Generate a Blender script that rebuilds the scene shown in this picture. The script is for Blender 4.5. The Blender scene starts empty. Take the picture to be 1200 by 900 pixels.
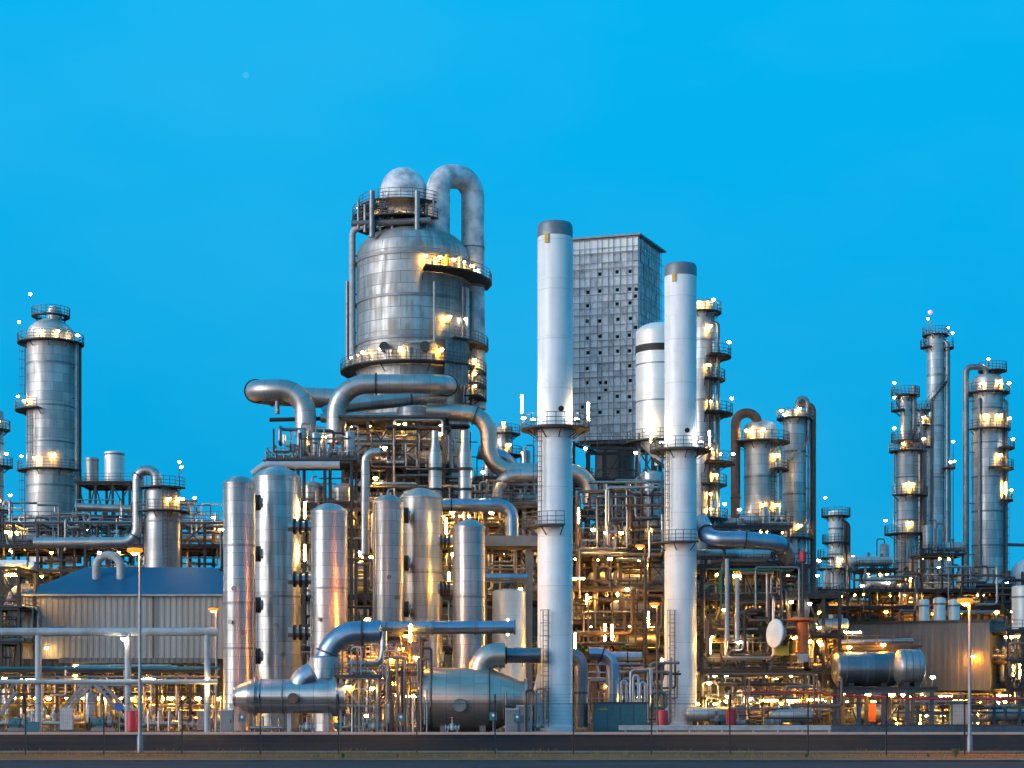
import bpy, math, random
from mathutils import Vector, Matrix
random.seed(7)
rnd = random.Random(11)
scene = bpy.context.scene
col = scene.collection
F, EYE, YH = 2055.0, 3.14, 815.0        # focal length in photo pixels, eye height, horizon row

def W(px, py, d):                        # photo pixel + chosen distance -> point in the place
    return Vector(((px - 600) * d / F, d, EYE + (YH - py) * d / F))
def S(d): return d / F                   # metres per photo pixel at distance d
def X(px, d): return (px - 600) * d / F
def Z(py, d): return EYE + (YH - py) * d / F

# ------------------------------------------------------------------ materials
def new_mat(name):
    m = bpy.data.materials.new(name); m.use_nodes = True
    nt = m.node_tree; b = nt.nodes['Principled BSDF']
    return m, nt, b
def N(nt, t, **kw):
    n = nt.nodes.new(t)
    for k, v in kw.items():
        if hasattr(n, k): setattr(n, k, v)
        else: n.inputs[k].default_value = v
    return n
def L(nt, a, b): nt.links.new(a, b)
def mixc(nt, fac, a, b, blend='MIX'):
    n = nt.nodes.new('ShaderNodeMix'); n.data_type = 'RGBA'; n.blend_type = blend
    for sock, v in ((n.inputs[0], fac), (n.inputs[6], a), (n.inputs[7], b)):
        if hasattr(v, 'is_linked'): nt.links.new(v, sock)
        else: sock.default_value = v
    return n.outputs[2]
def c4(c): return (c[0], c[1], c[2], 1)

def clad(name, base, rough=.34, metal=.9, bw=3.2, bh=1.15, seam=.5, aniso=.6, dirt=(.30, .26, .22), dirt_amt=.35, tint=.12, seam_w=.014, d0=.18, d1=.42):
    m, nt, b = new_mat(name)
    uv = N(nt, 'ShaderNodeUVMap')
    br = N(nt, 'ShaderNodeTexBrick', offset=.5)
    br.inputs['Scale'].default_value = 1; br.inputs['Brick Width'].default_value = bw; br.inputs['Row Height'].default_value = bh
    br.inputs['Mortar Size'].default_value = seam_w; br.inputs['Mortar Smooth'].default_value = .3
    hi = [min(1, v * (1 + tint)) for v in base]; lo = [v * (1 - tint) for v in base]
    br.inputs['Color1'].default_value = c4(hi); br.inputs['Color2'].default_value = c4(lo)
    br.inputs['Mortar'].default_value = c4([v * (1 - seam) for v in base])
    L(nt, uv.outputs[0], br.inputs['Vector'])
    mp = N(nt, 'ShaderNodeMapping'); mp.inputs['Scale'].default_value = (1.1, .10, 1); L(nt, uv.outputs[0], mp.inputs[0])
    st = N(nt, 'ShaderNodeTexNoise'); st.inputs['Scale'].default_value = 1.6; st.inputs['Detail'].default_value = 6; L(nt, mp.outputs[0], st.inputs['Vector'])
    n2 = N(nt, 'ShaderNodeTexNoise'); n2.inputs['Scale'].default_value = .55; n2.inputs['Detail'].default_value = 5
    tc = N(nt, 'ShaderNodeTexCoord'); L(nt, tc.outputs['Object'], n2.inputs['Vector'])
    mul = N(nt, 'ShaderNodeMath', operation='MULTIPLY'); L(nt, st.outputs[0], mul.inputs[0]); L(nt, n2.outputs[0], mul.inputs[1])
    rp = N(nt, 'ShaderNodeMapRange'); rp.inputs[1].default_value = d0; rp.inputs[2].default_value = d1; rp.inputs[3].default_value = 0; rp.inputs[4].default_value = dirt_amt
    L(nt, mul.outputs[0], rp.inputs[0])
    cc = mixc(nt, rp.outputs[0], br.outputs['Color'], c4([base[i] * .35 + dirt[i] * .5 for i in range(3)]))
    L(nt, cc, b.inputs['Base Color'])
    rr = N(nt, 'ShaderNodeMapRange'); rr.inputs[1].default_value = .3; rr.inputs[2].default_value = .7
    rr.inputs[3].default_value = rough * .8; rr.inputs[4].default_value = rough * 1.35
    L(nt, st.outputs[0], rr.inputs[0]); L(nt, rr.outputs[0], b.inputs['Roughness'])
    b.inputs['Metallic'].default_value = metal
    b.inputs['Anisotropic'].default_value = aniso; b.inputs['Anisotropic Rotation'].default_value = .25
    tg = N(nt, 'ShaderNodeTangent', direction_type='UV_MAP'); L(nt, tg.outputs[0], b.inputs['Tangent'])
    bp = N(nt, 'ShaderNodeBump'); bp.inputs['Strength'].default_value = .35; bp.inputs['Distance'].default_value = .03
    ad = N(nt, 'ShaderNodeMath', operation='MULTIPLY_ADD'); ad.inputs[1].default_value = .35
    inv = N(nt, 'ShaderNodeMath', operation='SUBTRACT'); inv.inputs[0].default_value = 1; L(nt, br.outputs['Fac'], inv.inputs[1])
    n3 = N(nt, 'ShaderNodeTexNoise'); n3.inputs['Scale'].default_value = 1.3; n3.inputs['Detail'].default_value = 3; L(nt, uv.outputs[0], n3.inputs['Vector'])
    L(nt, n3.outputs[0], ad.inputs[0]); L(nt, inv.outputs[0], ad.inputs[2]); L(nt, ad.outputs[0], bp.inputs['Height'])
    L(nt, bp.outputs[0], b.inputs['Normal'])
    return m

def paint(name, c, rough=.5, metal=0., c2=None, amt=.5, scale=.8, bump=0., aniso=(1, 1, 1), spec=.5):
    m, nt, b = new_mat(name)
    tc = N(nt, 'ShaderNodeTexCoord'); mp = N(nt, 'ShaderNodeMapping'); mp.inputs['Scale'].default_value = aniso
    L(nt, tc.outputs['Object'], mp.inputs[0])
    n = N(nt, 'ShaderNodeTexNoise'); n.inputs['Scale'].default_value = scale; n.inputs['Detail'].default_value = 8; n.inputs['Roughness'].default_value = .65
    L(nt, mp.outputs[0], n.inputs['Vector'])
    rp = N(nt, 'ShaderNodeMapRange'); rp.inputs[1].default_value = .42; rp.inputs[2].default_value = .68; rp.inputs[3].default_value = 0; rp.inputs[4].default_value = amt
    L(nt, n.outputs[0], rp.inputs[0])
    c2 = c2 or [v * .55 for v in c]
    L(nt, mixc(nt, rp.outputs[0], c4(c), c4(c2)), b.inputs['Base Color'])
    rr = N(nt, 'ShaderNodeMapRange'); rr.inputs[3].default_value = max(.05, rough - .1); rr.inputs[4].default_value = min(1, rough + .15); L(nt, n.outputs[0], rr.inputs[0]); L(nt, rr.outputs[0], b.inputs['Roughness'])
    b.inputs['Metallic'].default_value = metal; b.inputs['Specular IOR Level'].default_value = spec
    if bump:
        bp = N(nt, 'ShaderNodeBump'); bp.inputs['Strength'].default_value = bump; bp.inputs['Distance'].default_value = .05
        L(nt, n.outputs[0], bp.inputs['Height']); L(nt, bp.outputs[0], b.inputs['Normal'])
    return m
def emit(name, c, s):
    m, nt, b = new_mat(name)
    b.inputs['Base Color'].default_value = (.8, .8, .8, 1)
    b.inputs['Emission Color'].default_value = c4(c); b.inputs['Emission Strength'].default_value = s
    return m

M = {}
M['alu'] = clad('aluminium_cladding', (.50, .495, .495), rough=.37, metal=.82, aniso=.82, dirt_amt=.7, tint=.17, seam=.62, seam_w=.02)
M['alu_pink'] = clad('aluminium_cladding_aged', (.50, .465, .445), rough=.42, metal=.8, aniso=.75, dirt_amt=.7, tint=.17, seam=.62, seam_w=.02)
M['alu_dark'] = clad('aluminium_cladding_dull', (.40, .40, .41), rough=.46, metal=.8, dirt_amt=.6)
M['alu_big'] = clad('aluminium_cladding_weathered', (.50, .495, .49), rough=.52, metal=.75, bw=4.5, bh=1.3, dirt_amt=.95, tint=.24, seam=.7, seam_w=.04, d0=.15, d1=.34)
M['alu_far'] = clad('aluminium_cladding_tower', (.60, .575, .56), rough=.5, metal=.65, bw=2.6, bh=1.2, dirt_amt=.7, tint=.18, seam=.6, seam_w=.025)
M['pipe_steel'] = clad('pipe_cladding', (.48, .455, .445), rough=.38, metal=.85, dirt_amt=.7, bw=60, bh=1.3, aniso=.2, seam=.6, seam_w=.022, tint=.12)
M['pipe_blue'] = clad('pipe_cladding_blue', (.27, .36, .47), rough=.32, bw=60, bh=1.3, aniso=.2, seam=.4)  # blue of the reflected sky is mixed into this cladding colour
M['pipe_dark'] = clad('pipe_cladding_dark', (.20, .21, .24), rough=.4, bw=60, bh=1.3, aniso=.2, seam=.4)
M['pipe_pink'] = clad('pipe_cladding_aged', (.55, .44, .38), rough=.36, bw=60, bh=1.2, aniso=.2, seam=.4)
M['white'] = clad('white_painted_steel', (.80, .81, .82), rough=.42, metal=0, bw=40, bh=4.2, seam=.4, aniso=0, dirt_amt=.42, d1=.40, dirt=(.5, .45, .38), tint=.02, seam_w=.02)
M['white_clad'] = clad('white_insulated_cladding', (.80, .78, .75), rough=.4, metal=.25, bw=5, bh=1.4, seam=.3, aniso=.2, dirt_amt=.3, tint=.06)
M['white_spot'] = paint('white_paint_peeling', (.74, .75, .76), .5, 0, (.20, .21, .24), .9, .55)
M['cap'] = paint('grey_steel_cap', (.22, .23, .25), .45, .5)
M['galv'] = paint('galvanised_steel', (.27, .27, .28), .45, .7, (.14, .135, .135), .7, 1.2)
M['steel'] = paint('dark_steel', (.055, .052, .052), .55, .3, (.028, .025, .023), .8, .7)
M['steel_blue'] = paint('blue_grey_steel', (.08, .10, .135), .5, .3, (.04, .04, .05), .7, .7)
M['steel_lt'] = paint('light_grey_painted_steel', (.42, .43, .45), .5, 0, (.24, .22, .2), .7, .9)
M['rust'] = paint('rusty_brown_steel', (.16, .085, .055), .65, .1, (.07, .045, .035), .8, 1.1)
M['brown'] = paint('brown_painted_steel', (.15, .095, .075), .55, .1, (.12, .08, .065), .7, .9)
M['conc'] = paint('concrete', (.24, .225, .21), .85, 0, (.14, .13, .12), .7, .5, .3)
M['deck'] = paint('steel_grating', (.06, .06, .063), .6, .4, (.03, .028, .026), .7, 1.0)
M['rail'] = paint('grey_railing_steel', (.11, .11, .117), .5, .4)
M['yellow'] = paint('yellow_paint', (.62, .36, .03), .5)
M['green'] = paint('green_paint', (.03, .16, .08), .5)
M['teal'] = paint('teal_painted_steel', (.035, .15, .18), .5, 0, (.02, .08, .10), .7, .5)
M['red'] = paint('red_paint', (.55, .02, .03), .45)
M['blue'] = paint('blue_paint', (.03, .12, .42), .45)
M['blue_roof'] = paint('blue_roof_sheet', (.012, .10, .20), .4, .2, (.02, .13, .24), .6, .25)
M['black'] = paint('black_rubber', (.015, .015, .017), .6)
M['dark'] = paint('dark_opening', (.012, .012, .014), .8)  # near-black painted in for the shade inside holes
M['sheet'] = paint('grey_profiled_sheet', (.17, .165, .165), .6, .15, (.12, .115, .11), .8, .35, aniso=(1, 1, .2))
M['sheet_tan'] = paint('beige_profiled_sheet', (.37, .35, .335), .6, .15, (.29, .25, .22), .8, .35, aniso=(1, 1, .2))
M['band'] = paint('clean_white_sheet', (.85, .85, .85), .6, 0, (.7, .7, .7), .5, .6)
M['netting'] = paint('grey_scaffold_sheeting', (.68, .70, .73), .7, 0, (.40, .42, .46), .55, 2.6, .5)
M['lamp_white'] = emit('lamp_white', (1, .93, .82), 80)
M['lamp_warm'] = emit('lamp_warm', (1, .62, .19), 150)
M['lamp_yellow'] = emit('lamp_yellow', (1, .50, .07), 270)
M['lamp_orange'] = emit('lamp_sodium', (1, .31, .012), 380)
M['lamp_sodium_strong'] = emit('lamp_sodium_strong', (1, .27, .008), 2900)
M['alu_copper'] = clad('aluminium_cladding_coppery', (.58, .42, .35), rough=.38, metal=.82, aniso=.6, dirt_amt=.7, tint=.14, seam=.6, seam_w=.02)
M['lamp_amber'] = emit('amber_refractor', (1, .30, .012), 1.35)  # glow colour for the made-up halo around street lamp bulbs
M['lamp_amber'].node_tree.nodes['Principled BSDF'].inputs['Base Color'].default_value = (.35, .08, .005, 1)
M['net_light'] = paint('pale_scaffold_sheeting', (.80, .81, .83), .7, 0, (.46, .48, .52), .8, 2.2, .5)
M['net_dark'] = paint('dull_scaffold_sheeting', (.52, .54, .58), .7, 0, (.26, .28, .32), .8, 2.2, .5)
M['lamp_flood'] = emit('lamp_flood', (1, .86, .62), 170)
M['asphalt'] = paint('asphalt', (.008, .011, .017), .8, 0, (.035, .035, .038), .9, .3, .3, aniso=(.15, 1, 1), spec=.02)
M['ground'] = paint('plant_yard_concrete', (.10, .095, .09), .85, 0, (.06, .055, .05), .8, .15, .2, spec=.15)
M['verge'] = paint('dry_grass_verge', (.24, .115, .055), .95, 0, (.085, .06, .03), .9, .35, .8, aniso=(.2, 1, 1), spec=.05)
M['pave'] = paint('pale_concrete_paving', (.05, .057, .065), .9, 0, (.025, .03, .034), .8, .5, .2, aniso=(.2, 1, 1), spec=.08)
M['kerb'] = paint('kerb_concrete', (.62, .36, .28), .8, 0, (.45, .26, .2), .6, .8)  # warm light falling on the concrete is painted in as salmon
M['straw'] = paint('dry_grass_blade', (.30, .17, .05), .9, 0, (.13, .11, .03), .8, 1.5)
M['grass'] = paint('weed_leaf', (.07, .11, .03), .7, 0, (.11, .12, .03), .8, 1.5)

# ------------------------------------------------------------------ mesh builder
class MB:
    def __init__(self): self.v = []; self.f = []; self.uv = []; self.sm = []; self.mi = []; self.cur = 0
    def face(self, idx, uvs=None, smooth=False):
        self.f.append(tuple(idx)); self.uv.append(uvs or [(0, 0)] * len(idx)); self.sm.append(smooth); self.mi.append(self.cur)
    def box(self, c, s, rz=0.):
        cx, cy, cz = c; hx, hy, hz = s[0] / 2, s[1] / 2, s[2] / 2
        ca, sa = math.cos(rz), math.sin(rz); b = len(self.v)
        for dz in (-hz, hz):
            for dx, dy in ((-hx, -hy), (hx, -hy), (hx, hy), (-hx, hy)):
                self.v.append((cx + dx * ca - dy * sa, cy + dx * sa + dy * ca, cz + dz))
        for q in ((3, 2, 1, 0), (4, 5, 6, 7), (0, 1, 5, 4), (1, 2, 6, 5), (2, 3, 7, 6), (3, 0, 4, 7)):
            self.face([b + i for i in q])
        return self
    def bar(self, p, q, w, h=None):
        p = Vector(p); q = Vector(q); d = q - p
        if d.length < 1e-6: return self
        d.normalize(); h = h or w
        up = Vector((0, 0, 1)) if abs(d.z) < .95 else Vector((0, 1, 0))
        a = d.cross(up).normalized() * (w / 2); c = a.cross(d).normalized() * (h / 2)
        b = len(self.v)
        for o in (p, q):
            for k in (-a - c, a - c, a + c, -a + c): self.v.append(tuple(o + k))
        for r in ((0, 1, 5, 4), (1, 2, 6, 5), (2, 3, 7, 6), (3, 0, 4, 7), (3, 2, 1, 0), (4, 5, 6, 7)):
            self.face([b + i for i in r])
        return self
    def lathe(self, prof, seg=32, c=(0, 0, 0), axis=None, a0=0., a1=360., rref=None, crease=32):
        """prof: (radius, height) pairs from bottom to top; axis optional direction"""
        rref = rref or max(p[0] for p in prof)
        if axis is None: R = Matrix.Identity(3)
        else: R = Vector((0, 0, 1)).rotation_difference(Vector(axis).normalized()).to_matrix()
        c = Vector(c); full = abs(a1 - a0) >= 359.9
        n = seg + 1
        angs = [math.radians(a0 + (a1 - a0) * i / seg) for i in range(n)]
        cs = [(math.cos(a), math.sin(a)) for a in angs]
        ln = 0; prevdir = None; base = None
        def ring(r, h):
            b = len(self.v)
            for ca, sa in cs: self.v.append(tuple(c + R @ Vector((r * ca, r * sa, h))))
            return b
        for i in range(len(prof) - 1):
            (r0, h0), (r1, h1) = prof[i], prof[i + 1]
            d = Vector((r1 - r0, h1 - h0)); l = d.length
            if l < 1e-7: continue
            d /= l
            if base is None or prevdir is None or prevdir.dot(d) < math.cos(math.radians(crease)): base = ring(r0, h0)
            top = ring(r1, h1)
            for k in range(seg):
                u0, u1 = angs[k] * rref, angs[k + 1] * rref
                q = [base + k, base + k + 1, top + k + 1, top + k]
                uu = [(u0, ln), (u1, ln), (u1, ln + l), (u0, ln + l)]
                if r0 < 1e-6: q.pop(0); uu.pop(0)
                elif r1 < 1e-6: q.pop(2); uu.pop(2)
                self.face(q, uu, True)
            base = top; prevdir = d; ln += l
        return self
    def cyl(self, p, q, r, seg=12, r2=None, caps=True):
        p = Vector(p); q = Vector(q); l = (q - p).length; r2 = r if r2 is None else r2
        prof = [(r, 0), (r2, l)]
        if caps: prof = [(0, 0)] + prof + [(0, l)]
        return self.lathe(prof, seg, p, q - p)
    def ball(self, c, r, seg=12, sz=1., rings=6):
        return self.lathe([(max(0, r * math.sin(math.pi * i / rings)), -r * sz * math.cos(math.pi * i / rings)) for i in range(rings + 1)], seg, c, crease=80)
    def tube(self, pts, r, seg=16, bend=None, caps=True, r_end=None):
        P = path(pts, bend if bend is not None else r * 2.2)
        t = [(P[min(i + 1, len(P) - 1)] - P[max(i - 1, 0)]).normalized() for i in range(len(P))]
        up = Vector((0, 0, 1)) if abs(t[0].z) < .9 else Vector((0, 1, 0))
        a = t[0].cross(up).normalized(); prev = None; ln = 0; first = None
        for i, p in enumerate(P):
            if i: a = (a - t[i] * a.dot(t[i])).normalized(); ln += (P[i] - P[i - 1]).length
            bb = t[i].cross(a); b = len(self.v)
            for k in range(seg + 1):
                w = 2 * math.pi * k / seg
                self.v.append(tuple(p + a * (r * math.cos(w)) + bb * (r * math.sin(w))))
            if prev is not None:
                for k in range(seg):
                    u0, u1 = 2 * math.pi * k / seg * r, 2 * math.pi * (k + 1) / seg * r
                    self.face([prev + k, prev + k + 1, b + k + 1, b + k], [(u0, pl), (u1, pl), (u1, ln), (u0, ln)], True)
            else: first = b
            prev = b; pl = ln
        if caps:
            for b, fl in ((first, False), (prev, True)):
                n0 = len(self.v); self.v += self.v[b:b + seg]
                idx = list(range(n0, n0 + seg)); self.face(idx if fl else idx[::-1])
        return self
    def prism(self, poly, y0, y1):           # polygon in x,z extruded along y
        b = len(self.v); n = len(poly)
        for y in (y0, y1):
            for x, z in poly: self.v.append((x, y, z))
        self.face(range(b, b + n)); self.face([b + n + i for i in reversed(range(n))])
        for i in range(n):
            j = (i + 1) % n; self.face([b + j, b + i, b + n + i, b + n + j])
        return self
    def mesh(self, name, mats, org=(0, 0, 0)):
        me = bpy.data.meshes.new(name); ox, oy, oz = org
        me.from_pydata([(x - ox, y - oy, z - oz) for x, y, z in self.v], [], self.f)
        me.polygons.foreach_set('use_smooth', self.sm); me.polygons.foreach_set('material_index', self.mi)
        l = me.uv_layers.new(name='UVMap'); flat = []
        for u in self.uv:
            for a in u: flat += a
        l.data.foreach_set('uv', flat)
        for m in (mats if isinstance(mats, (list, tuple)) else [mats]): me.materials.append(M[m] if isinstance(m, str) else m)
        me.update(); return me
    def build(self, name, mats, parent=None, org=None):
        if parent is not None: org = ORG.get(parent.name, Vector())
        else: org = Vector(org) if org is not None else Vector(self.v[0]) if self.v else Vector()
        o = bpy.data.objects.new(name, self.mesh(name, mats, org)); col.objects.link(o)
        if parent is not None: o.parent = parent
        else: o.location = org
        ORG[o.name] = Vector(org)
        return o
ORG = {}
def path(pts, bend):
    P = [Vector(p) for p in pts]; out = [P[0]]
    for i in range(1, len(P) - 1):
        A, B, C = P[i - 1], P[i], P[i + 1]
        d1, d2 = (B - A), (C - B); l1, l2 = d1.length, d2.length; d1.normalize(); d2.normalize()
        th = d1.angle(d2)
        if th < .05 or th > 3.0: out.append(B); continue
        t = min(bend * math.tan(th / 2), l1 * (.98 if i == 1 else .49), l2 * (.98 if i == len(P) - 2 else .49)); R = t / math.tan(th / 2)
        s = B - d1 * t; nrm = (d2 - d1 * d2.dot(d1)).normalized(); c = s + nrm * R
        k = max(3, int(th / .2))
        for j in range(k + 1):
            a = th * j / k; out.append(c - nrm * (R * math.cos(a)) + d1 * (R * math.sin(a)))
    out.append(P[-1]); res = [out[0]]
    for p in out[1:]:
        if (p - res[-1]).length > 1e-4: res.append(p)
    return res

def tag(o, label=None, cat=None, group=None, kind=None):
    if label: o['label'] = label
    if cat: o['category'] = cat
    if group: o['group'] = group
    if kind: o['kind'] = kind
    return o
def thing(name, label, cat, loc, group=None):
    o = bpy.data.objects.new(name, None); col.objects.link(o); o.empty_display_size = .5
    o.location = loc; ORG[o.name] = Vector(loc); return tag(o, label, cat, group)
def share(name, me, parent, loc, rz=0., org=None):     # part from shared mesh data at world location
    o = bpy.data.objects.new(name, me); col.objects.link(o); o.parent = parent
    o.location = Vector(loc) - ORG.get(parent.name, Vector()); o.rotation_euler.z = rz
    ORG[o.name] = ORG.get(parent.name, Vector()); return o
def copy_tree(o, parent=None):
    c = o.copy(); col.objects.link(c)
    if parent is not None: c.parent = parent
    for ch in list(o.children): copy_tree(ch, c)
    return c

# ------------------------------------------------------------------ lamps (mesh shared by all of a type)
def lamp_meshes():
    out = {}
    for key, r in (('white', .19), ('warm', .20), ('yellow', .22), ('orange', .24), ('flood', .22)):
        b = MB(); b.cyl((0, .12, -.9), (0, .12, .1), .035, 6); b.lathe([(0, .16), (.1, .16), (r * 1.05, .02), (r * 1.05, -.02)], 10, (0, 0, .05))
        b.cur = 1; b.ball((0, 0, -.02), r, 10, .85, 6)
        out[key] = b.mesh('lamp_' + key, ['rail', 'lamp_' + key])
        b = MB(); b.box((0, .10, 0), (.14, .06, 1.7)); b.cur = 1; b.cyl((0, 0, -.75), (0, 0, .75), .085, 8)
        out['tube_' + key] = b.mesh('tube_' + key, ['rail', 'lamp_' + key])
        b = MB(); b.box((0, 0, .10), (1.7, .16, .06)); b.cur = 1; b.cyl((-.75, 0, 0), (.75, 0, 0), .085, 8)
        out['strip_' + key] = b.mesh('strip_' + key, ['rail', 'lamp_' + key])
    b = MB(); b.cyl((0, .1, -.5), (0, .1, -.1), .04, 6); b.lathe([(0, -.22), (.2, -.2), (.26, -.04), (.26, .0)], 12)
    b.cur = 1; b.ball((0, 0, .0), .2, 10, .7, 6); out['up_flood'] = b.mesh('uplight', ['rail', 'lamp_flood'])
    b = MB(); b.cyl((0, .1, -1.0), (0, .1, .0), .05, 6); b.box((0, .16, 0), (.5, .14, .4)); b.cur = 1; b.ball((0, -.1, .0), .24, 12, .8, 8); out['sodium'] = b.mesh('sodium_flood', ['rail', 'lamp_sodium_strong'])
    return out
LM = lamp_meshes()
def lamp(parent, px, py, d, kind='warm', name='lamp'):
    return share('tube_light' if kind.startswith('tube') or kind.startswith('strip') else name, LM[kind], parent, W(px, py, d))

# ------------------------------------------------------------------ access steel
def railing(b, pts, h=1.1, w=.05, step=1.3, closed=False):
    pts = [Vector(p) for p in pts]
    for k in range(len(pts) - 1):
        p, q = pts[k], pts[k + 1]; n = max(1, round((q - p).length / step))
        for z in (h, h * .62, h * .28): b.bar(p + Vector((0, 0, z)), q + Vector((0, 0, z)), w)
        for i in range(n + (k == len(pts) - 2)):
            c = p.lerp(q, i / n); b.bar(c, c + Vector((0, 0, h + .02)), w * 1.15)
def ring_platform(root, c, r_in, r_out, a0=0, a1=360, mat='deck', rail=True, brackets=True, name='platform'):
    """c: centre at deck height (world)."""
    seg = max(6, int(abs(a1 - a0) / 15)); b = MB()
    b.lathe([(r_in, 0), (r_out, 0), (r_out, .15), (r_out - .04, .15), (r_out - .04, .08), (r_in, .08), (r_in, 0)], seg, c, None, a0, a1)
    if abs(a1 - a0) < 359:
        for a in (a0, a1):
            ra = math.radians(a); e = Vector((math.cos(ra), math.sin(ra), 0))
            b.bar(Vector(c) + e * r_in + Vector((0, 0, .06)), Vector(c) + e * r_out + Vector((0, 0, .06)), .1, .16)
    if brackets:
        nb = max(2, int(abs(a1 - a0) / 40))
        for i in range(nb + 1):
            ra = math.radians(a0 + (a1 - a0) * i / nb); e = Vector((math.cos(ra), math.sin(ra), 0))
            b.bar(Vector(c) + e * (r_in + (r_out - r_in) * .7) - Vector((0, 0, .02)), Vector(c) + e * (r_in + .02) - Vector((0, 0, .35 + .25 * (r_out - r_in))), .08)
    p = b.build(name, mat, root)
    if rail:
        rb = MB(); pts = [Vector(c) + Vector((math.cos(math.radians(a0 + (a1 - a0) * i / seg)) * (r_out - .05), math.sin(math.radians(a0 + (a1 - a0) * i / seg)) * (r_out - .05), .1)) for i in range(seg + 1)]
        railing(rb, pts, step=1.0, w=.055); rb.build('railing', 'rail', p)
    return p
def ladder(root, base, top, outward=(0, -1, 0), cage=True, w=.5, mat='rail', t=.06):
    base = Vector(base); top = Vector(top); o = Vector(outward).normalized(); s = Vector((-o.y, o.x, 0)) * (w / 2)
    b = MB()
    for k in (s, -s): b.bar(base + k, top + k, t)
    n = int((top - base).length / .42)
    for i in range(1, n):
        c = base.lerp(top, i / n); b.bar(c + s, c - s, .04)
    l = b.build('ladder', mat, root)
    if cage and (top - base).length > 3:
        b = MB(); m = max(2, int(((top - base).length - 2.2) / 1.1)); R = .42
        arc = [(math.cos(a) * R, math.sin(a) * R * 1.7) for a in [math.pi * i / 6 for i in range(7)]]
        start = base + Vector((0, 0, 2.2)); rings = []
        for i in range(m + 1):
            c = start.lerp(top, i / m); pp = [c + s.normalized() * x + o * y for x, y in arc]; rings.append(pp)
            for k in range(6): b.bar(pp[k], pp[k + 1], .04)
        for k in (1, 3, 5): b.bar(rings[0][k], rings[-1][k], .035)
        b.build('safety_cage', mat, l)
    return l
def helix(root, c, r, z0, z1, turns, a0=0., mat='rail', name='stair', w=.5):
    b = MB(); n = int(abs(turns) * 26) + 4; prev = None
    for i in range(n + 1):
        a = math.radians(a0) + turns * 2 * math.pi * i / n; z = z0 + (z1 - z0) * i / n
        e = Vector((math.cos(a), math.sin(a), 0)); p = Vector((c[0], c[1], z)) + e * (r + w)
        if prev:
            b.bar(prev, p, .08, .26); b.bar(prev + Vector((0, 0, 1)), p + Vector((0, 0, 1)), .05)
            b.bar(p - e * w, p, .4, .06)
            b.bar(p, p + Vector((0, 0, 1)), .04)
        prev = p
    return b.build(name, mat, root)
def dome(r, h, n=7):  # quarter-ellipse profile going up from (r,0) to (0,h)
    return [(r * math.cos(math.pi / 2 * i / n), h * math.sin(math.pi / 2 * i / n)) for i in range(n + 1)]

# ------------------------------------------------------------------ columns and vessels
WORDN = ['lowest', 'second', 'third', 'fourth', 'fifth', 'sixth']
def cap_head(r, h, n=6):     # shallow dished head with a clear shoulder
    R = (r * r + h * h) / (2 * h); al = math.asin(min(1, r / R))
    return [(R * math.sin(al * (1 - i / n)), R * math.cos(al * (1 - i / n)) - R + h) for i in range(n + 1)]
def column(name, label, cat, cx, w, ytop, ybot, d, mat='alu_far', head=.5, plats=(), bands=(), pipes=(), lad=(), lamps=(), skirt=True, group=None, seg=40, band_mat='galv', flat=False):
    r = w / 2 * S(d); zb = 0 if ybot is None else Z(ybot, d); hh = head * r
    zt = Z(ytop, d) - hh; c0 = Vector((X(cx, d), d, 0))
    root = thing(name, label, cat, (c0.x, d, max(0, zb)), group)
    prof = [(0, zb), (r, zb), (r, zt)] + ([(r + .05, zt + .005), (r + .05, zt + .16), (r, zt + .18)] + [(a, zt + .18 + h) for a, h in cap_head(r, hh)[1:]] if flat else [(a, zt + h) for a, h in dome(r, hh)[1:]])
    MB().lathe(prof, seg, c0).build('shell', mat, root)
    for y in bands:
        zz = Z(y, d); MB().lathe([(r - .02, zz - .11), (r + .05, zz - .11), (r + .05, zz + .11), (r - .02, zz + .11)], seg, c0).build('band', band_mat, root)
    for p in plats:
        y, a0, a1, ext = p[:4]; z = Z(y, d); zr = r
        if z > zt: zr = r * .55
        pl = ring_platform(root, (c0.x, d, z), zr + .03, r + ext, a0, a1)
        for lp in (p[4] if len(p) > 4 else ()):      # (angle, kind, height)
            a = math.radians(lp[0]); rr = r + (lp[3] if len(lp) > 3 else ext - .15)
            share('lamp' if not lp[1].startswith('tube') else 'tube_light', LM[lp[1]], pl, (c0.x + math.cos(a) * rr, d + math.sin(a) * rr, z + lp[2]))
    for a, y0, y1 in lad:
        e = Vector((math.cos(math.radians(a)), math.sin(math.radians(a)), 0))
        ladder(root, Vector((c0.x, d, Z(y0, d))) + e * (r + .22), Vector((c0.x, d, Z(y1, d))) + e * (r + .22), e)
    for a, gap, rad, y0, y1, m in pipes:                # risers hugging the shell
        e = Vector((math.cos(math.radians(a)), math.sin(math.radians(a)), 0)); p = c0 + e * (r + gap + rad)
        MB().tube([(p.x, p.y, max(0, Z(y0, d))), (p.x, p.y, Z(y1, d)), tuple(c0 + e * (r * .3) + Vector((0, 0, Z(y1, d))))], rad, 12).build('riser_pipe', m, root)
        b = MB(); zz = Z(y0, d) + 1.5
        while zz < Z(y1, d) - 1:
            b.bar(c0 + e * (r - .03) + Vector((0, 0, zz)), p + Vector((0, 0, zz)), .12); zz += 4
        b.build('pipe_bracket', 'rail', root)
    for lx, ly, dd, k in lamps: lamp(root, lx, ly, d + dd, k)
    return root

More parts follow.
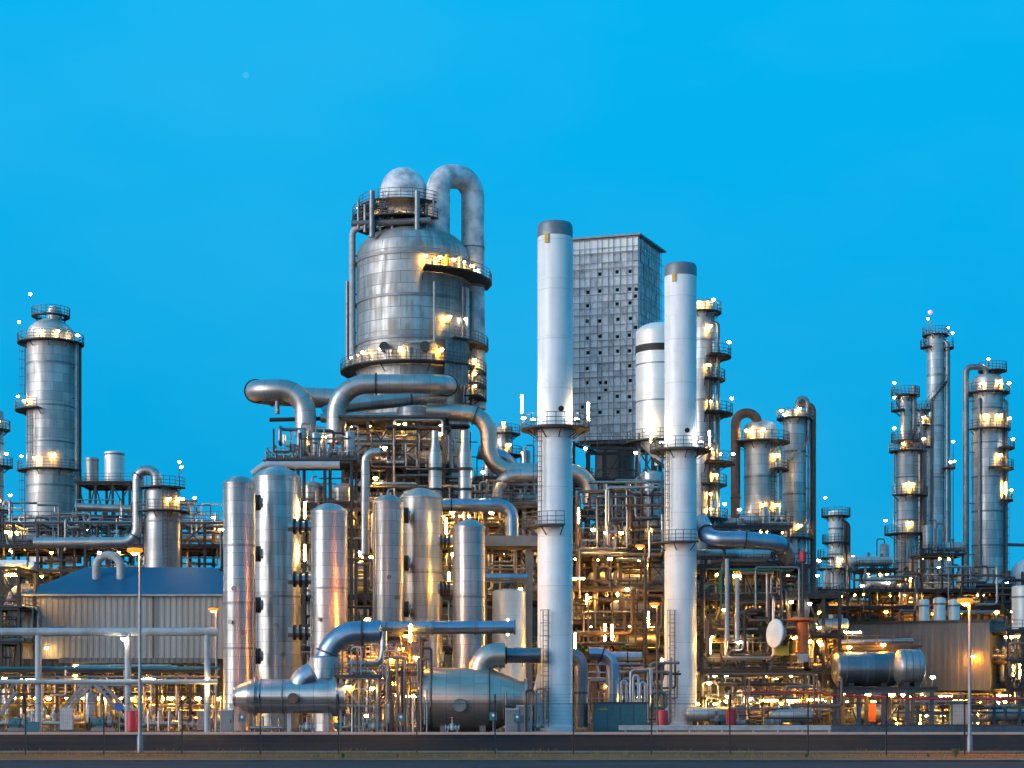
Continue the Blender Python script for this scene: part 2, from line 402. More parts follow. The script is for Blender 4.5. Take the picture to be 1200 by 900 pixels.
def pipe(name, label, pts, dia, mat='pipe_steel', bend=None, flanges=(), group=None, cat='pipe', seg=20, px=True, fl_mat='steel'):
    P = [W(*p) for p in pts] if px else [Vector(p) for p in pts]
    if not flanges:
        o = MB().tube(P, dia / 2, seg, bend).build(name, mat); return tag(o, label, cat, group)
    root = thing(name, label, cat, P[0], group)
    MB().tube(P, dia / 2, seg, bend).build('pipe_shell', mat, root)
    PP = path(P, bend if bend is not None else dia * 1.1)
    tot = sum((PP[i + 1] - PP[i]).length for i in range(len(PP) - 1))
    for f in flanges:
        t = f * tot
        for i in range(len(PP) - 1):
            l = (PP[i + 1] - PP[i]).length
            if t <= l: break
            t -= l
        p = PP[i].lerp(PP[i + 1], t / l); dr = (PP[i + 1] - PP[i]).normalized()
        MB().cyl(p - dr * .07, p + dr * .07, dia / 2 * 1.13 + .02, seg).build('flange', fl_mat, root)
    return root
# ------------------------------------------------------------------ steel frames
def frame(name, label, px0, px1, d0, depth, levels, nx, ny=2, ybase=None, mat='steel', wcol=.32, wbeam=.26, decks=(), rails=(), braces=(), cat='steel frame', group=None, lamps=(), stairs=(), joists=True):
    """levels: photo rows of the beams at distance d0 (bottom to top); braces: (bay, level) on the front face."""
    x0, x1 = X(px0, d0), X(px1, d0); zs = [Z(y, d0) for y in levels]; zb = 0 if ybase is None else Z(ybase, d0)
    root = thing(name, label, cat, ((x0 + x1) / 2, d0, zb), group)
    xs = [x0 + (x1 - x0) * i / nx for i in range(nx + 1)]; ys = [d0 + depth * j / (ny - 1) for j in range(ny)]
    b = MB(); h = zs[-1] - zb; w = wcol; t = .035
    b.box((0, -w / 2 + t / 2, h / 2), (w, t, h)); b.box((0, w / 2 - t / 2, h / 2), (w, t, h)); b.box((0, 0, h / 2), (t, w - 2 * t - .004, h)); b.box((0, 0, .06), (w * 1.7, w * 1.7, .12))
    me = b.mesh('column', mat)
    for x in xs:
        for y in ys: share('column', me, root, (x, y, zb))
    lb = MB(); lw = wbeam
    lb.box(((x1 - x0) / 2, 0, 0), (x1 - x0 + w, .18, lw - .002)); lme = lb.mesh('beam', mat)
    cb = MB(); cb.box((0, depth / 2, 0), (.16, depth - w, lw * .8)); cme = cb.mesh('cross_beam', mat)
    for zi, z in enumerate(zs):
        for j, y in enumerate(ys): share('beam', lme, root, (x0, y + (-(w / 2 + .092) if j == 0 else w / 2 + .092), z - lw / 2))
        for x in xs: share('cross_beam', cme, root, (x, d0, z - lw / 2 - .01))
    for li in decks:
        b = MB(); z = zs[li]; b.box(((x0 + x1) / 2, d0 + depth / 2, z + .05), (x1 - x0 + .9, depth + 1.0, .09))
        b.box(((x0 + x1) / 2, d0 - .5, z + .12), (x1 - x0 + .9, .03, .22)); dk = b.build('deck', 'deck', root)
    for li in rails:
        b = MB(); z = zs[li] + .09
        railing(b, [(x0 - .42, d0 + depth + .4, z), (x0 - .42, d0 - .46, z), (x1 + .42, d0 - .46, z), (x1 + .42, d0 + depth + .4, z)], step=1.5, w=.055); b.build('railing', 'rail', root)
    for bay, li, kind in braces:
        za = zs[li - 1] if li > 0 else zb; zt = zs[li] - lw; xa, xb = xs[bay], xs[bay + 1]; xm = (xa + xb) / 2
        for (p, q) in {'x': (((xa, za), (xb, zt)), ((xb, za), (xa, zt))), 'v': (((xa, zt), (xm, za)), ((xb, zt), (xm, za))), 'a': (((xa, za), (xm, zt)), ((xb, za), (xm, zt))), '/': (((xa, za), (xb, zt)),), '\\': (((xb, za), (xa, zt)),)}[kind]:
            MB().bar((p[0], d0 + (.02 if p[0] < q[0] else -.02), p[1]), (q[0], d0 + (.02 if p[0] < q[0] else -.02), q[1]), .14).build('brace', mat, root)
    for bay, li in stairs:
        za = (zs[li - 1] if li > 0 else zb) + .1; zt = zs[li] + .1; xa, xb = xs[bay] + .4, xs[bay + 1] - .4
        b = MB(); y = d0 - 1.1
        for dy in (-.4, .4):
            b.bar((xa, y + dy, za), (xb, y + dy, zt), .06, .26); b.bar((xa, y + dy, za + 1), (xb, y + dy, zt + 1), .05)
        n = int((zt - za) / .22)
        for i in range(n + 1):
            u = i / n; b.box((xa + (xb - xa) * u, y, za + (zt - za) * u), (.26, .74, .04))
            if i % 4 == 0:
                for dy in (-.4, .4): b.bar((xa + (xb - xa) * u, y + dy, za + (zt - za) * u), (xa + (xb - xa) * u, y + dy, za + (zt - za) * u + 1), .045)
        b.build('stair', 'galv', root)
    for lx, ly, dd, k in lamps: lamp(root, lx, ly, d0 + dd, k)
    return dict(root=root, xs=xs, ys=ys, zs=zs, zb=zb, x0=x0, x1=x1, d0=d0, depth=depth, ph=label)

# ------------------------------------------------------------------ small plant equipment (prototypes, then copies)
PROTO = {}
def proto(kind, make):
    r = thing(kind, 'x', 'x', (0, 0, 0)); make(r); PROTO[kind] = r
def mk_pump(r):
    MB().box((0, 0, .12), (1.7, .7, .24)).build('baseplate', 'conc', r)
    b = MB(); b.cyl((-.75, 0, .62), (.1, 0, .62), .30, 14); b.cyl((-.82, 0, .62), (-.75, 0, .62), .22, 12); b.box((-.3, 0, .3), (.6, .4, .2)); b.box((-.35, -.3, .75), (.22, .12, .2)); b.build('motor', 'teal', r)
    b = MB(); b.cyl((.1, 0, .62), (.3, 0, .62), .12, 10); b.cyl((.3, 0, .62), (.62, 0, .62), .38, 14); b.cyl((.62, 0, .62), (.95, 0, .62), .14, 10); b.cyl((.45, 0, .8), (.45, 0, 1.35), .12, 10); b.cyl((.45, 0, 1.33), (.45, 0, 1.4), .21, 12); b.build('casing', 'galv', r)
def mk_valve(r):
    b = MB(); b.cyl((-.6, 0, .55), (.6, 0, .55), .17, 12); b.ball((0, 0, .55), .30, 12)
    for x in (-.6, -.32, .32, .6): b.cyl((x - .035, 0, .55), (x + .035, 0, .55), .29, 12)
    b.cyl((0, 0, .7), (0, 0, 1.5), .07, 8); b.cyl((0, 0, .85), (0, 0, .92), .24, 12)
    for x in (-.45, .45): b.box((x, 0, .2), (.12, .2, .4))
    b.build('valve_body', 'steel_lt', r)
    b = MB(); b.tube([(math.cos(a) * .32, math.sin(a) * .32, 1.42) for a in [2 * math.pi * i / 14 for i in range(15)]], .04, 6, .01, False)
    for a in range(3): b.bar((math.cos(a * 2.1) * .32, math.sin(a * 2.1) * .32, 1.42), (0, 0, 1.42), .04)
    b.build('handwheel', 'red', r)
def mk_drum(r):
    b = MB(); b.lathe([(a, -1.6 - h) for a, h in reversed(dome(.62, .3, 5))] + [(a, 1.6 + h) for a, h in dome(.62, .3, 5)], 22, (0, 0, 1.15), (1, 0, 0)); b.build('shell', 'alu_far', r)
    for x in (-1, 1): MB().box((x, 0, .32), (.25, .95, .64)).build('saddle', 'steel', r)
    b = MB(); b.cyl((.4, 0, 1.7), (.4, 0, 2.1), .16, 10); b.cyl((.4, 0, 2.08), (.4, 0, 2.15), .27, 12); b.build('nozzle', 'galv', r)
def mk_tall(r):
    b = MB(); b.lathe([(a, .75 - h) for a, h in reversed(dome(.55, .25, 5))] + [(a, 3.0 + h) for a, h in dome(.55, .25, 5)], 20); b.build('shell', 'alu', r)
    for k in range(3): a = k * 2.094 + .5; MB().bar((math.cos(a) * .5, math.sin(a) * .5, 0), (math.cos(a) * .5, math.sin(a) * .5, 1.1), .14).build('leg', 'steel', r)
    b = MB(); b.tube([(0, 0, 3.2), (0, 0, 3.75), (.9, 0, 3.75), (.9, 0, .1)], .09, 8, .25); b.build('outlet_pipe', 'galv', r)
def mk_exch(r):
    b = MB(); b.cyl((-2.0, 0, .95), (1.3, 0, .95), .42, 18); b.lathe([(.42, 0), (.42, .1)] + [(a, .1 + h) for a, h in dome(.42, .25, 4)[1:]], 18, (1.3, 0, .95), (1, 0, 0)); b.build('shell', 'pipe_steel', r)
    b = MB(); b.cyl((-2.75, 0, .95), (-2.0, 0, .95), .5, 18); b.cyl((-2.12, 0, .95), (-1.96, 0, .95), .6, 18); b.cyl((-2.82, 0, .95), (-2.7, 0, .95), .6, 18); b.cyl((-2.4, 0, 1.4), (-2.4, 0, 1.8), .17, 10); b.build('channel_head', 'steel_lt', r)
    for x in (-1.3, .7): MB().box((x, 0, .28), (.22, .8, .56)).build('saddle', 'conc', r)
def mk_cab(r):
    MB().box((0, 0, .95), (.95, .5, 1.7)).build('cabinet_body', 'steel_lt', r)
    b = MB(); b.box((0, -.27, .95), (.83, .03, 1.55)); b.build('door', 'galv', r)
    MB().box((.3, -.3, .95), (.05, .05, .22)).build('handle', 'black', r)
    MB().box((0, 0, .05), (1.0, .55, .1)).build('plinth', 'steel', r)
def mk_mani(r):
    b = MB(); b.cyl((-1.5, 0, .55), (1.5, 0, .55), .15, 12)
    for x in (-1.1, -.35, .4, 1.15):
        b.tube([(x, 0, .55), (x, 0, 1.5), (x, .55, 1.5), (x, .55, 0)], .075, 8, .2)
    b.build('header', 'pipe_steel', r)
    for x in (-1.1, -.35, .4, 1.15):
        v = MB(); v.cyl((x, 0, .92), (x, 0, 1.2), .15, 10); v.cyl((x, -.05, 1.06), (x, -.4, 1.06), .03, 6); v.cyl((x, -.38, 1.06), (x, -.43, 1.06), .15, 10); v.build('valve', 'yellow' if x > 1 else 'steel_lt', r)
    for x in (-1.3, 1.3): MB().box((x, 0, .2), (.14, .2, .4)).build('support', 'steel', r)
def mk_panel(r):
    MB().bar((0, 0, 0), (0, 0, 1.5), .08).build('stand', 'galv', r)
    b = MB(); b.box((0, -.08, 1.3), (.55, .22, .6)); b.build('box_body', 'teal', r)
    b = MB(); b.cyl((.0, -.2, 1.38), (0, -.23, 1.38), .11, 12); b.build('dial', 'white', r)
for k, f in (('pump', mk_pump), ('valve', mk_valve), ('horizontal_drum', mk_drum), ('upright_drum', mk_tall), ('heat_exchanger', mk_exch), ('control_cabinet', mk_cab), ('pipe_manifold', mk_mani), ('instrument_box', mk_panel)): proto(k, f)
KLAB = {'pump': ('teal motor pump', 'pump'), 'valve': ('red-wheeled valve', 'valve'), 'horizontal_drum': ('silver saddle drum', 'drum'), 'upright_drum': ('upright silver drum', 'drum'), 'heat_exchanger': ('silver heat exchanger', 'heat exchanger'),
        'control_cabinet': ('light grey cabinet', 'cabinet'), 'pipe_manifold': ('four-valve pipe manifold', 'manifold'), 'instrument_box': ('teal instrument box', 'instrument box')}
USED = set()
def put(kind, loc, where, rz=0., sc=1., label=None, group=None):
    src = PROTO[kind]
    if kind in USED: o = copy_tree(src)
    else: o = src; USED.add(kind)
    o.location = loc; o.rotation_euler.z = rz; o.scale = (sc, sc, sc)
    l, c = KLAB[kind]; o['label'] = label or (l + ' ' + where); o['category'] = c
    o['group'] = group or (kind.replace('_', ' ') + 's ' + where)
    return o
def equip(fr, li, where, kinds, n, front=.2, back=.9, sc=(.9, 1.25)):
    """scatter equipment on deck li of frame fr (-1: the ground)."""
    z = 0.0 if li < 0 else fr['zs'][li] + .096
    if li < 0: z = fr['zb'] if fr['zb'] > .02 else 0.012
    for i in range(n):
        x = fr['x0'] + (fr['x1'] - fr['x0']) * (i + .5 + rnd.uniform(-.3, .3)) / n
        y = fr['d0'] + fr['depth'] * rnd.uniform(front, back)
        put(rnd.choice(kinds), (x, y, z), where, rnd.choice((0, 0, math.pi, .0)), rnd.uniform(*sc))
def rack_pipes(fr, li, where, n, r=(.09, .24), mats=('pipe_steel', 'galv', 'pipe_dark'), ext=1.0, front=.05, back=.95, lift=0.):
    """long pipes lying along a level."""
    for i in range(n):
        rr = rnd.uniform(*r); y = fr['d0'] + fr['depth'] * (front + (back - front) * (i + .5) / n); z = fr['zs'][li] + rr + lift + .01
        xa = fr['x0'] - ext * rnd.uniform(.2, 1); xb = fr['x1'] + ext * rnd.uniform(.2, 1)
        pts = [(xa, y, z), (xb, y, z)]
        k = rnd.random()
        if k < .3:                            # expansion loop upward
            xm = xa + (xb - xa) * rnd.uniform(.25, .7); h = rnd.uniform(.8, 1.6); w = rnd.uniform(1, 2.2)
            pts = [(xa, y, z), (xm, y, z), (xm, y, z + h), (xm + w, y, z + h), (xm + w, y, z), (xb, y, z)]
        elif k < .6:                          # one end turns down
            pts = [(xa, y, z), (xb, y, z), (xb, y, z - rnd.uniform(1.2, 3.5))]
        m = rnd.choice(mats)
        nm = {'pipe_steel': 'silver', 'galv': 'grey', 'pipe_dark': 'dark', 'pipe_pink': 'brownish', 'rust': 'rusty', 'green': 'green', 'yellow': 'yellow', 'pipe_blue': 'bluish', 'brown': 'brown', 'white': 'white', 'teal': 'teal'}[m]
        o = MB().tube(pts, rr, 10, rr * 3).build('rack_pipe', m)
        tag(o, f'{nm} rack pipe on {lvl(fr, li)} level of {where}', 'pipe', 'pipes along the ' + where)
def lvl(fr, li):
    n = len(fr['zs']); return 'top' if li == n - 1 and n > 1 else ('lowest', 'second', 'third', 'fourth', 'fifth', 'sixth', 'seventh')[li]
def maze(where, px0, px1, py0, py1, d0, d1, n, r=(.06, .16), mats=('galv', 'pipe_steel', 'pipe_dark', 'brown', 'steel'), legs=4, seg=8, zfloor=True):
    """orthogonal process piping routed through a volume."""
    for i in range(n):
        d = rnd.uniform(d0, d1); rr = rnd.uniform(*r)
        p = W(rnd.uniform(px0, px1), rnd.uniform(py0, py1), d); pts = [p.copy()]
        xa, xb = X(px0, d), X(px1, d); za, zb_ = max(.3, Z(py1, d)), Z(py0, d)
        ax = rnd.choice('xz')
        for k in range(legs + rnd.randint(0, 2)):
            q = pts[-1].copy()
            if ax == 'x': q.x = rnd.uniform(max(xa, q.x - 7), min(xb, q.x + 7))
            elif ax == 'z': q.z = rnd.uniform(max(za, q.z - 6), min(zb_, q.z + 6))
            else: q.y = min(d1, max(d0, q.y + rnd.uniform(-2, 2)))
            if (q - pts[-1]).length > .5: pts.append(q)
            ax = rnd.choice({'x': 'zzy', 'z': 'xxy', 'y': 'xz'}[ax])
        if len(pts) < 2: continue
        m = rnd.choice(mats); nm = {'pipe_steel': 'silver', 'galv': 'grey', 'pipe_dark': 'dark', 'brown': 'brown', 'steel': 'blackish', 'pipe_pink': 'dull pinkish', 'rust': 'rusty', 'green': 'green', 'yellow': 'yellow', 'pipe_blue': 'bluish', 'white': 'white', 'teal': 'teal', 'red': 'red'}[m]
        ln = sum((pts[k + 1] - pts[k]).length for k in range(len(pts) - 1))
        MAZE.append((rr ** .6 * ln / d, pts, rr, seg, m, f'{nm} process pipe in {where}', 'process pipes in the ' + where))
MAZE = []
def build_maze(limit=280):
    MAZE.sort(key=lambda t: -t[0])
    for s, pts, rr, seg, m, lb, g in MAZE[:limit]:
        tag(MB().tube(pts, rr, seg, rr * 2.5).build('process_pipe', m), lb, 'pipe', g)
    rest = MAZE[limit:]; mats = sorted(set(t[4] for t in rest)); b = MB()
    for s, pts, rr, seg, m, lb, g in rest: b.cur = mats.index(m); b.tube(pts, rr, 6, rr * 2.5)
    if rest: tag(b.build('small_piping', mats), 'tangle of thin small bore piping running through all the frames', 'piping', None, 'stuff')
def nth(i):
    o = ['', 'first', 'second', 'third', 'fourth', 'fifth', 'sixth', 'seventh', 'eighth', 'ninth', 'tenth', 'eleventh', 'twelfth', 'thirteenth', 'fourteenth', 'fifteenth', 'sixteenth', 'seventeenth', 'eighteenth', 'nineteenth']
    if i < 20: return o[i]
    t, u = divmod(i, 10); tens = {2: 'twent', 3: 'thirt', 4: 'fort', 5: 'fift'}[t]
    return tens + ('ieth' if u == 0 else 'y-' + o[u])
def number_labels():
    by = {}
    for o in col.objects:
        if o.parent is None and 'label' in o and 'category' in o: by.setdefault(o['label'], []).append(o)
    for lb, os_ in by.items():
        if len(os_) < 2: continue
        def cx(o):
            if o.type == 'MESH' and not o.children: return o.location.x + sum(v.co.x for v in o.data.vertices) / len(o.data.vertices)
            return o.location.x
        os_.sort(key=lambda o: cx(o) / max(1, o.location.y))
        for pre in (' in ', ' on ', ' under '):
            if pre in lb: k = lb.index(pre); break
        else: k = len(lb)
        for i, o in enumerate(os_):
            w = 'leftmost' if i == 0 else 'rightmost' if i == len(os_) - 1 else nth(i + 1) + ' from left'
            o['label'] = lb[:k] + ', ' + w + lb[k:]
def strew_lamps(fr, n, kinds, li=None, back=.5):
    for i in range(n):
        l = rnd.choice(li) if li else rnd.randrange(len(fr['zs']))
        x = fr['x0'] + (fr['x1'] - fr['x0']) * (i + rnd.uniform(.1, .9)) / n
        k = rnd.choice(kinds); z = fr['zs'][l] - (.75 if k.startswith('strip') else 1.0 if k.startswith('tube') else .45)
        y = fr['d0'] + fr['depth'] * rnd.uniform(.02, back) 
        o = share('tube_light' if 't' == k[0] or k.startswith('strip') else 'lamp', LM[k], fr['root'], (x, y, z)); s = rnd.choice((.55, .7, .8, 1, 1.25)); o.scale = (s, s, s)
def corrugated(b, p, q, z0, z1, pitch=.42, dep=.07, out=None):
    """profiled sheet from p to q (xy) facing the side given by out."""
    p = Vector((p[0], p[1], 0)); q = Vector((q[0], q[1], 0)); l = (q - p).length; t = (q - p) / l; n = Vector(out).normalized()
    pr = []; x = 0
    while x < l:
        for dx, h in ((0, 0), (.4, 0), (.5, dep), (.9, dep)):
            if x + dx * pitch <= l: pr.append((x + dx * pitch, h))
        x += pitch
    pr.append((l, 0)); base = len(b.v)
    for s, h in pr:
        a = p + t * s + n * h; b.v.append((a.x, a.y, z0)); b.v.append((a.x, a.y, z1))
    for i in range(len(pr) - 1):
        k = base + 2 * i; b.face([k, k + 2, k + 3, k + 1])
# ================================================================== SETTING
def sheet(name, x0, x1, y0, y1, z, mat, nx=1):
    b = MB(); b.v = [(x0, y0, z), (x1, y0, z), (x1, y1, z), (x0, y1, z)]; b.face((0, 1, 2, 3))
    o = b.build(name, mat, None, (0, 0, 0)); return tag(o, kind='structure')
sheet('ground', -2500, 2500, -400, 4000, 0, 'ground')
sheet('road', -400, 400, 96.5, 140.6, .004, 'asphalt')
sheet('verge', -400, 400, 84.6, 96.3, .008, 'verge')
sheet('pavement', -400, 400, -100, 82.6, .004, 'pave')
b = MB(); b.box((0, 83.6, .05), (800, 1.6, .10)); tag(b.build('gutter_kerb', 'steel', None, (0, 0, 0)), kind='structure')
b = MB(); b.box((0, 141.0, .08), (800, .7, .22)); tag(b.build('kerb', 'kerb', None, (0, 0, 0)), kind='structure')
b = MB(); b.box((0, 96.4, .04), (800, .2, .10)); tag(b.build('road_edge_kerb', 'conc', None, (0, 0, 0)), kind='structure')
# weeds in the verge
b = MB()
for i in range(6000):
    x, y = rnd.uniform(-32, 32), rnd.uniform(85, 96); h = rnd.uniform(.05, .16) * (1 + 1.4 * (math.sin(x * .9) * math.sin(x * .23 + y) > .55)); a = rnd.uniform(0, 6.28)
    k = len(b.v); b.v += [(x - .02, y, 0), (x + .02, y, 0), (x + math.cos(a) * .08, y + math.sin(a) * .08, h)]; b.face((k, k + 1, k + 2))
tag(b.build('grass', 'straw', None, (0, 0, 0)), kind='stuff')
for px, py, sz, lb in ((1120, 888, .55, 'largest leafy green weed in the verge below the right lamp post'), (945, 886, .3, 'small green weed at the foot of a fence post on the right'), (402, 886, .32, 'low green weed in the verge below the elbowed blue pipe'), (466, 888, .25, 'tiny green weed in the verge near the orange lit ladder frame'), (1088, 893, .26, 'tiny green weed left of the largest leafy weed')):
    d = 88.0; p = W(px, 815 + F * EYE / d, d); t = thing('weed', lb, 'weed', (p.x, p.y, 0)); b = MB()
    for i in range(46):
        a = rnd.uniform(0, 6.28); h = rnd.uniform(.3, 1) * sz; rr = rnd.uniform(.1, .6) * sz
        e = Vector((math.cos(a), math.sin(a), 0)); s = Vector((-e.y, e.x, 0)) * .035; q = Vector((p.x, p.y, 0)) + e * rr + Vector((0, 0, h)); o0 = Vector((p.x, p.y, 0)) + e * rr * .3 + Vector((0, 0, h * .4))
        k = len(b.v); b.v += [tuple(o0), tuple(o0.lerp(q, .5) + s), tuple(q), tuple(o0.lerp(q, .5) - s)]; b.face((k, k + 1, k + 2, k + 3))
    b.build('leaves', 'grass', t)
    b = MB()
    for i in range(6): a = i * 1.05; b.bar((p.x, p.y, 0), (p.x + math.cos(a) * .2 * sz, p.y + math.sin(a) * .2 * sz, sz * .6), .012)
    b.build('stem', 'grass', t)
# moon
mm = emit('moon_glow', (.05, .50, .91), 1); mm.node_tree.nodes['Principled BSDF'].inputs['Base Color'].default_value = (0, 0, 0, 1); mm.node_tree.nodes['Principled BSDF'].inputs['Specular IOR Level'].default_value = 0
o = MB().ball(W(288, 88, 3500), 6, 16, 1, 10).build('moon', mm, None)
tag(o, 'small faint pale moon high in the blue sky', 'moon')

# ================================================================== FENCE (security fence on the verge)
fd = 92.0; root = thing('security_fence', 'dark thin wire security fence with angled post tops along the road verge', 'fence', (0, fd, 0))
pb = MB(); pb.bar((0, 0, 0), (0, 0, 2.75), .07); pb.bar((0, 0, 2.72), (0, -.33, 3.2), .07); pme = pb.mesh('post', 'black')
xs = [X(30 + 91.7 * i, fd) for i in range(-2, 16)]
for x in xs: share('post', pme, root, (x, fd, 0))
b = MB()
for z in (.12, 2.7): b.bar((xs[0], fd, z), (xs[-1], fd, z), .035)
b.build('rail', 'steel', root)
b = MB()
for k in range(3): t = (k + 1) / 3; b.bar((xs[0], fd - .33 * t, 2.72 + .48 * t), (xs[-1], fd - .33 * t, 2.72 + .48 * t), .008)
b.build('barbed_wire', 'steel', root)
b = MB(); x = xs[0]
while x < xs[-1]: b.bar((x, fd, .1), (x, fd, 2.7), .004); x += .10
for i in range(13): b.bar((xs[0], fd + .004, .1 + i * .2), (xs[-1], fd + .004, .1 + i * .2), .004)
b.build('wire_mesh', 'steel', root)

# ================================================================== STREET LAMPS
def street_lamp(px, py, d, kind, label, mat='galv', arm=-.35, zb=0.0, rad=.085, group=None):
    top = W(px, py, d); xp = top.x - arm
    t = thing('street_lamp', label, 'street lamp', (xp, d, zb), group)
    MB().lathe([(rad * 1.9, 0), (rad * 1.9, .9), (rad * 1.2, 1.0), (rad * .8, top.z - zb)], 12, (xp, d, zb)).build('pole', mat, t)
    b = MB(); b.tube([(xp, d, top.z - .1), (xp, d, top.z + .12), (top.x + .1 * (1 if arm < 0 else -1) * -1, d, top.z + .14)], rad * .6, 8, .15); b.build('arm', mat, t)
    b = MB(); s = math.copysign(.18, arm); b.box((top.x, d, top.z + .15), (.75, .34, .10)); b.box((top.x - s * .9, d, top.z + .12), (.2, .2, .14)); b.build('lamp_head', 'rail', t)
    b = MB(); b.lathe([(.14, .14), (.40, .10), (.44, -.02), (.36, -.12), (.2, -.16)], 16, (top.x, d, top.z)); b.build('refractor', 'lamp_amber', t)  # added glowing shell, stands for the amber halo round the bulb
    b = MB(); b.ball((top.x, d, top.z - .10), .21, 12, .75); b.build('bulb', 'lamp_' + kind, t)
    return t
street_lamp(158, 645, 95.5, 'sodium_strong', 'tall slim street lamp with orange light in front of the blue roofed shed', 'galv', -.28)
street_lamp(1131, 704, 95.5, 'sodium_strong', 'tall slim street lamp with orange light in front of the grey sheet building', 'galv', -.25)
street_lamp(250, 714, 146, 'sodium_strong', 'orange street lamp beside the leftmost tall silver vessel', 'galv', -.25)
street_lamp(750, 640, 160, 'orange', 'tallest orange street lamp, flaring between the two white chimneys', 'steel', -.5, 0, .1)
street_lamp(767, 708, 147, 'orange', 'short orange street lamp just left of the second white chimney', 'rust', -.22)
for o_ in list(bpy.data.objects):
    pass

# ================================================================== WHITE CHIMNEYS
def chimney(name, label, cx, w, ytop, d, ycap, ypl, yl0, ylow, ylow_a, ladder_low, tubes, rings):
    r = w / 2 * S(d); x = X(cx, d); root = thing(name, label, 'chimney', (x, d, 0))
    zt = Z(ytop, d); zc = Z(ycap, d)
    MB().lathe([(r * 1.12, 0), (r * 1.12, .5), (r, .55), (r, zc)], 56, (x, d, 0)).build('shaft', 'white', root)
    MB().lathe([(r + .02, 0), (r + .02, (zt - zc) * .72), (r * .93, zt - zc - .05), (r * .82, zt - zc), (r * .8, zt - zc - .1), (r * .8, -.2)], 56, (x, d, zc)).build('cap', 'cap', root)
    for y in rings: MB().lathe([(r - .01, 0), (r + .025, 0), (r + .025, .09), (r - .01, .09)], 56, (x, d, Z(y, d))).build('weld_ring', 'white', root)
    a = math.radians(-118); e = Vector((math.cos(a), math.sin(a), 0))
    MB().box(Vector((x, d, zc - .35)) + e * (r + .03), (.36, .2, .75), a + math.pi / 2).build('marker_plate', 'yellow', root)
    a = math.radians(-72); e = Vector((math.cos(a), math.sin(a), 0)); q = Vector((x, d, Z(ypl - 23, d)))
    MB().cyl(q + e * (r - .1), q + e * (r + .12), .24, 14).build('sample_port', 'dark', root)
    pl = ring_platform(root, (x, d, Z(ypl, d)), r + .04, r + 1.45, 0, 360)
    for ang, k, hh in tubes:
        aa = math.radians(ang); share('tube_light' if k.startswith('tube') else 'lamp', LM[k], pl, (x + math.cos(aa) * (r + 1.35), d + math.sin(aa) * (r + 1.35), Z(ypl, d) + hh))
    for ang in (-35, -150):                                  # floodlights close to the shaft, aimed up it
        aa = math.radians(ang); e = Vector((math.cos(aa), math.sin(aa), 0)); share('floodlight', LM['up_flood'], pl, Vector((x, d, Z(ypl, d) + .75)) + e * (r + .7), aa + math.pi / 2)
    ring_platform(root, (x, d, Z(ylow, d)), r + .04, r + 1.35, *ylow_a)
    e = Vector((-.75, -.66, 0)).normalized()
    ladder(root, Vector((x, d, Z(ylow, d))) + e * (r + .3), Vector((x, d, Z(ypl, d) + .2)) + e * (r + .3), e)
    for px_, y0_, y1_ in ladder_low:
        off = (px_ - cx) * S(d); yy = -math.sqrt(max(.01, r * r - off * off)); e = Vector((off, yy, 0)).normalized()
        ladder(root, Vector((x, d, Z(y0_, d))) + e * (r + .25), Vector((x, d, Z(y1_, d))) + e * (r + .25), e)
    b = MB(); bx = x - r * .78                               # flared inlet hood on the left foot
    b.lathe([(1.0, 0), (.98, 2.2), (.72, 3.6), (.35, 5.0), (.1, 5.7)], 24, (bx, d, 0)); b.build('inlet_hood', 'white', root)
    return root
chimney('white_chimney', 'taller wider white chimney with grey cap, left of the scaffolded block', 650.5, 41, 262, 150, 279, 505, 0, 619, (150, 285), [(641, 852, 716)], [(182, 'tube_white', 2.3), (-5, 'tube_warm', 1.6), (-160, 'white', 1.0)], [330, 397, 450, 540, 575, 660, 720, 792])
chimney('white_chimney', 'shorter slimmer white chimney with grey cap, right of the scaffolded block', 797.5, 37.5, 310, 171, 325, 530, 0, 638, (150, 300), [(788, 845, 716)], [(170, 'tube_warm', 1.8), (10, 'tube_white', 1.4)], [372, 427, 480, 570, 608, 680, 735, 782])

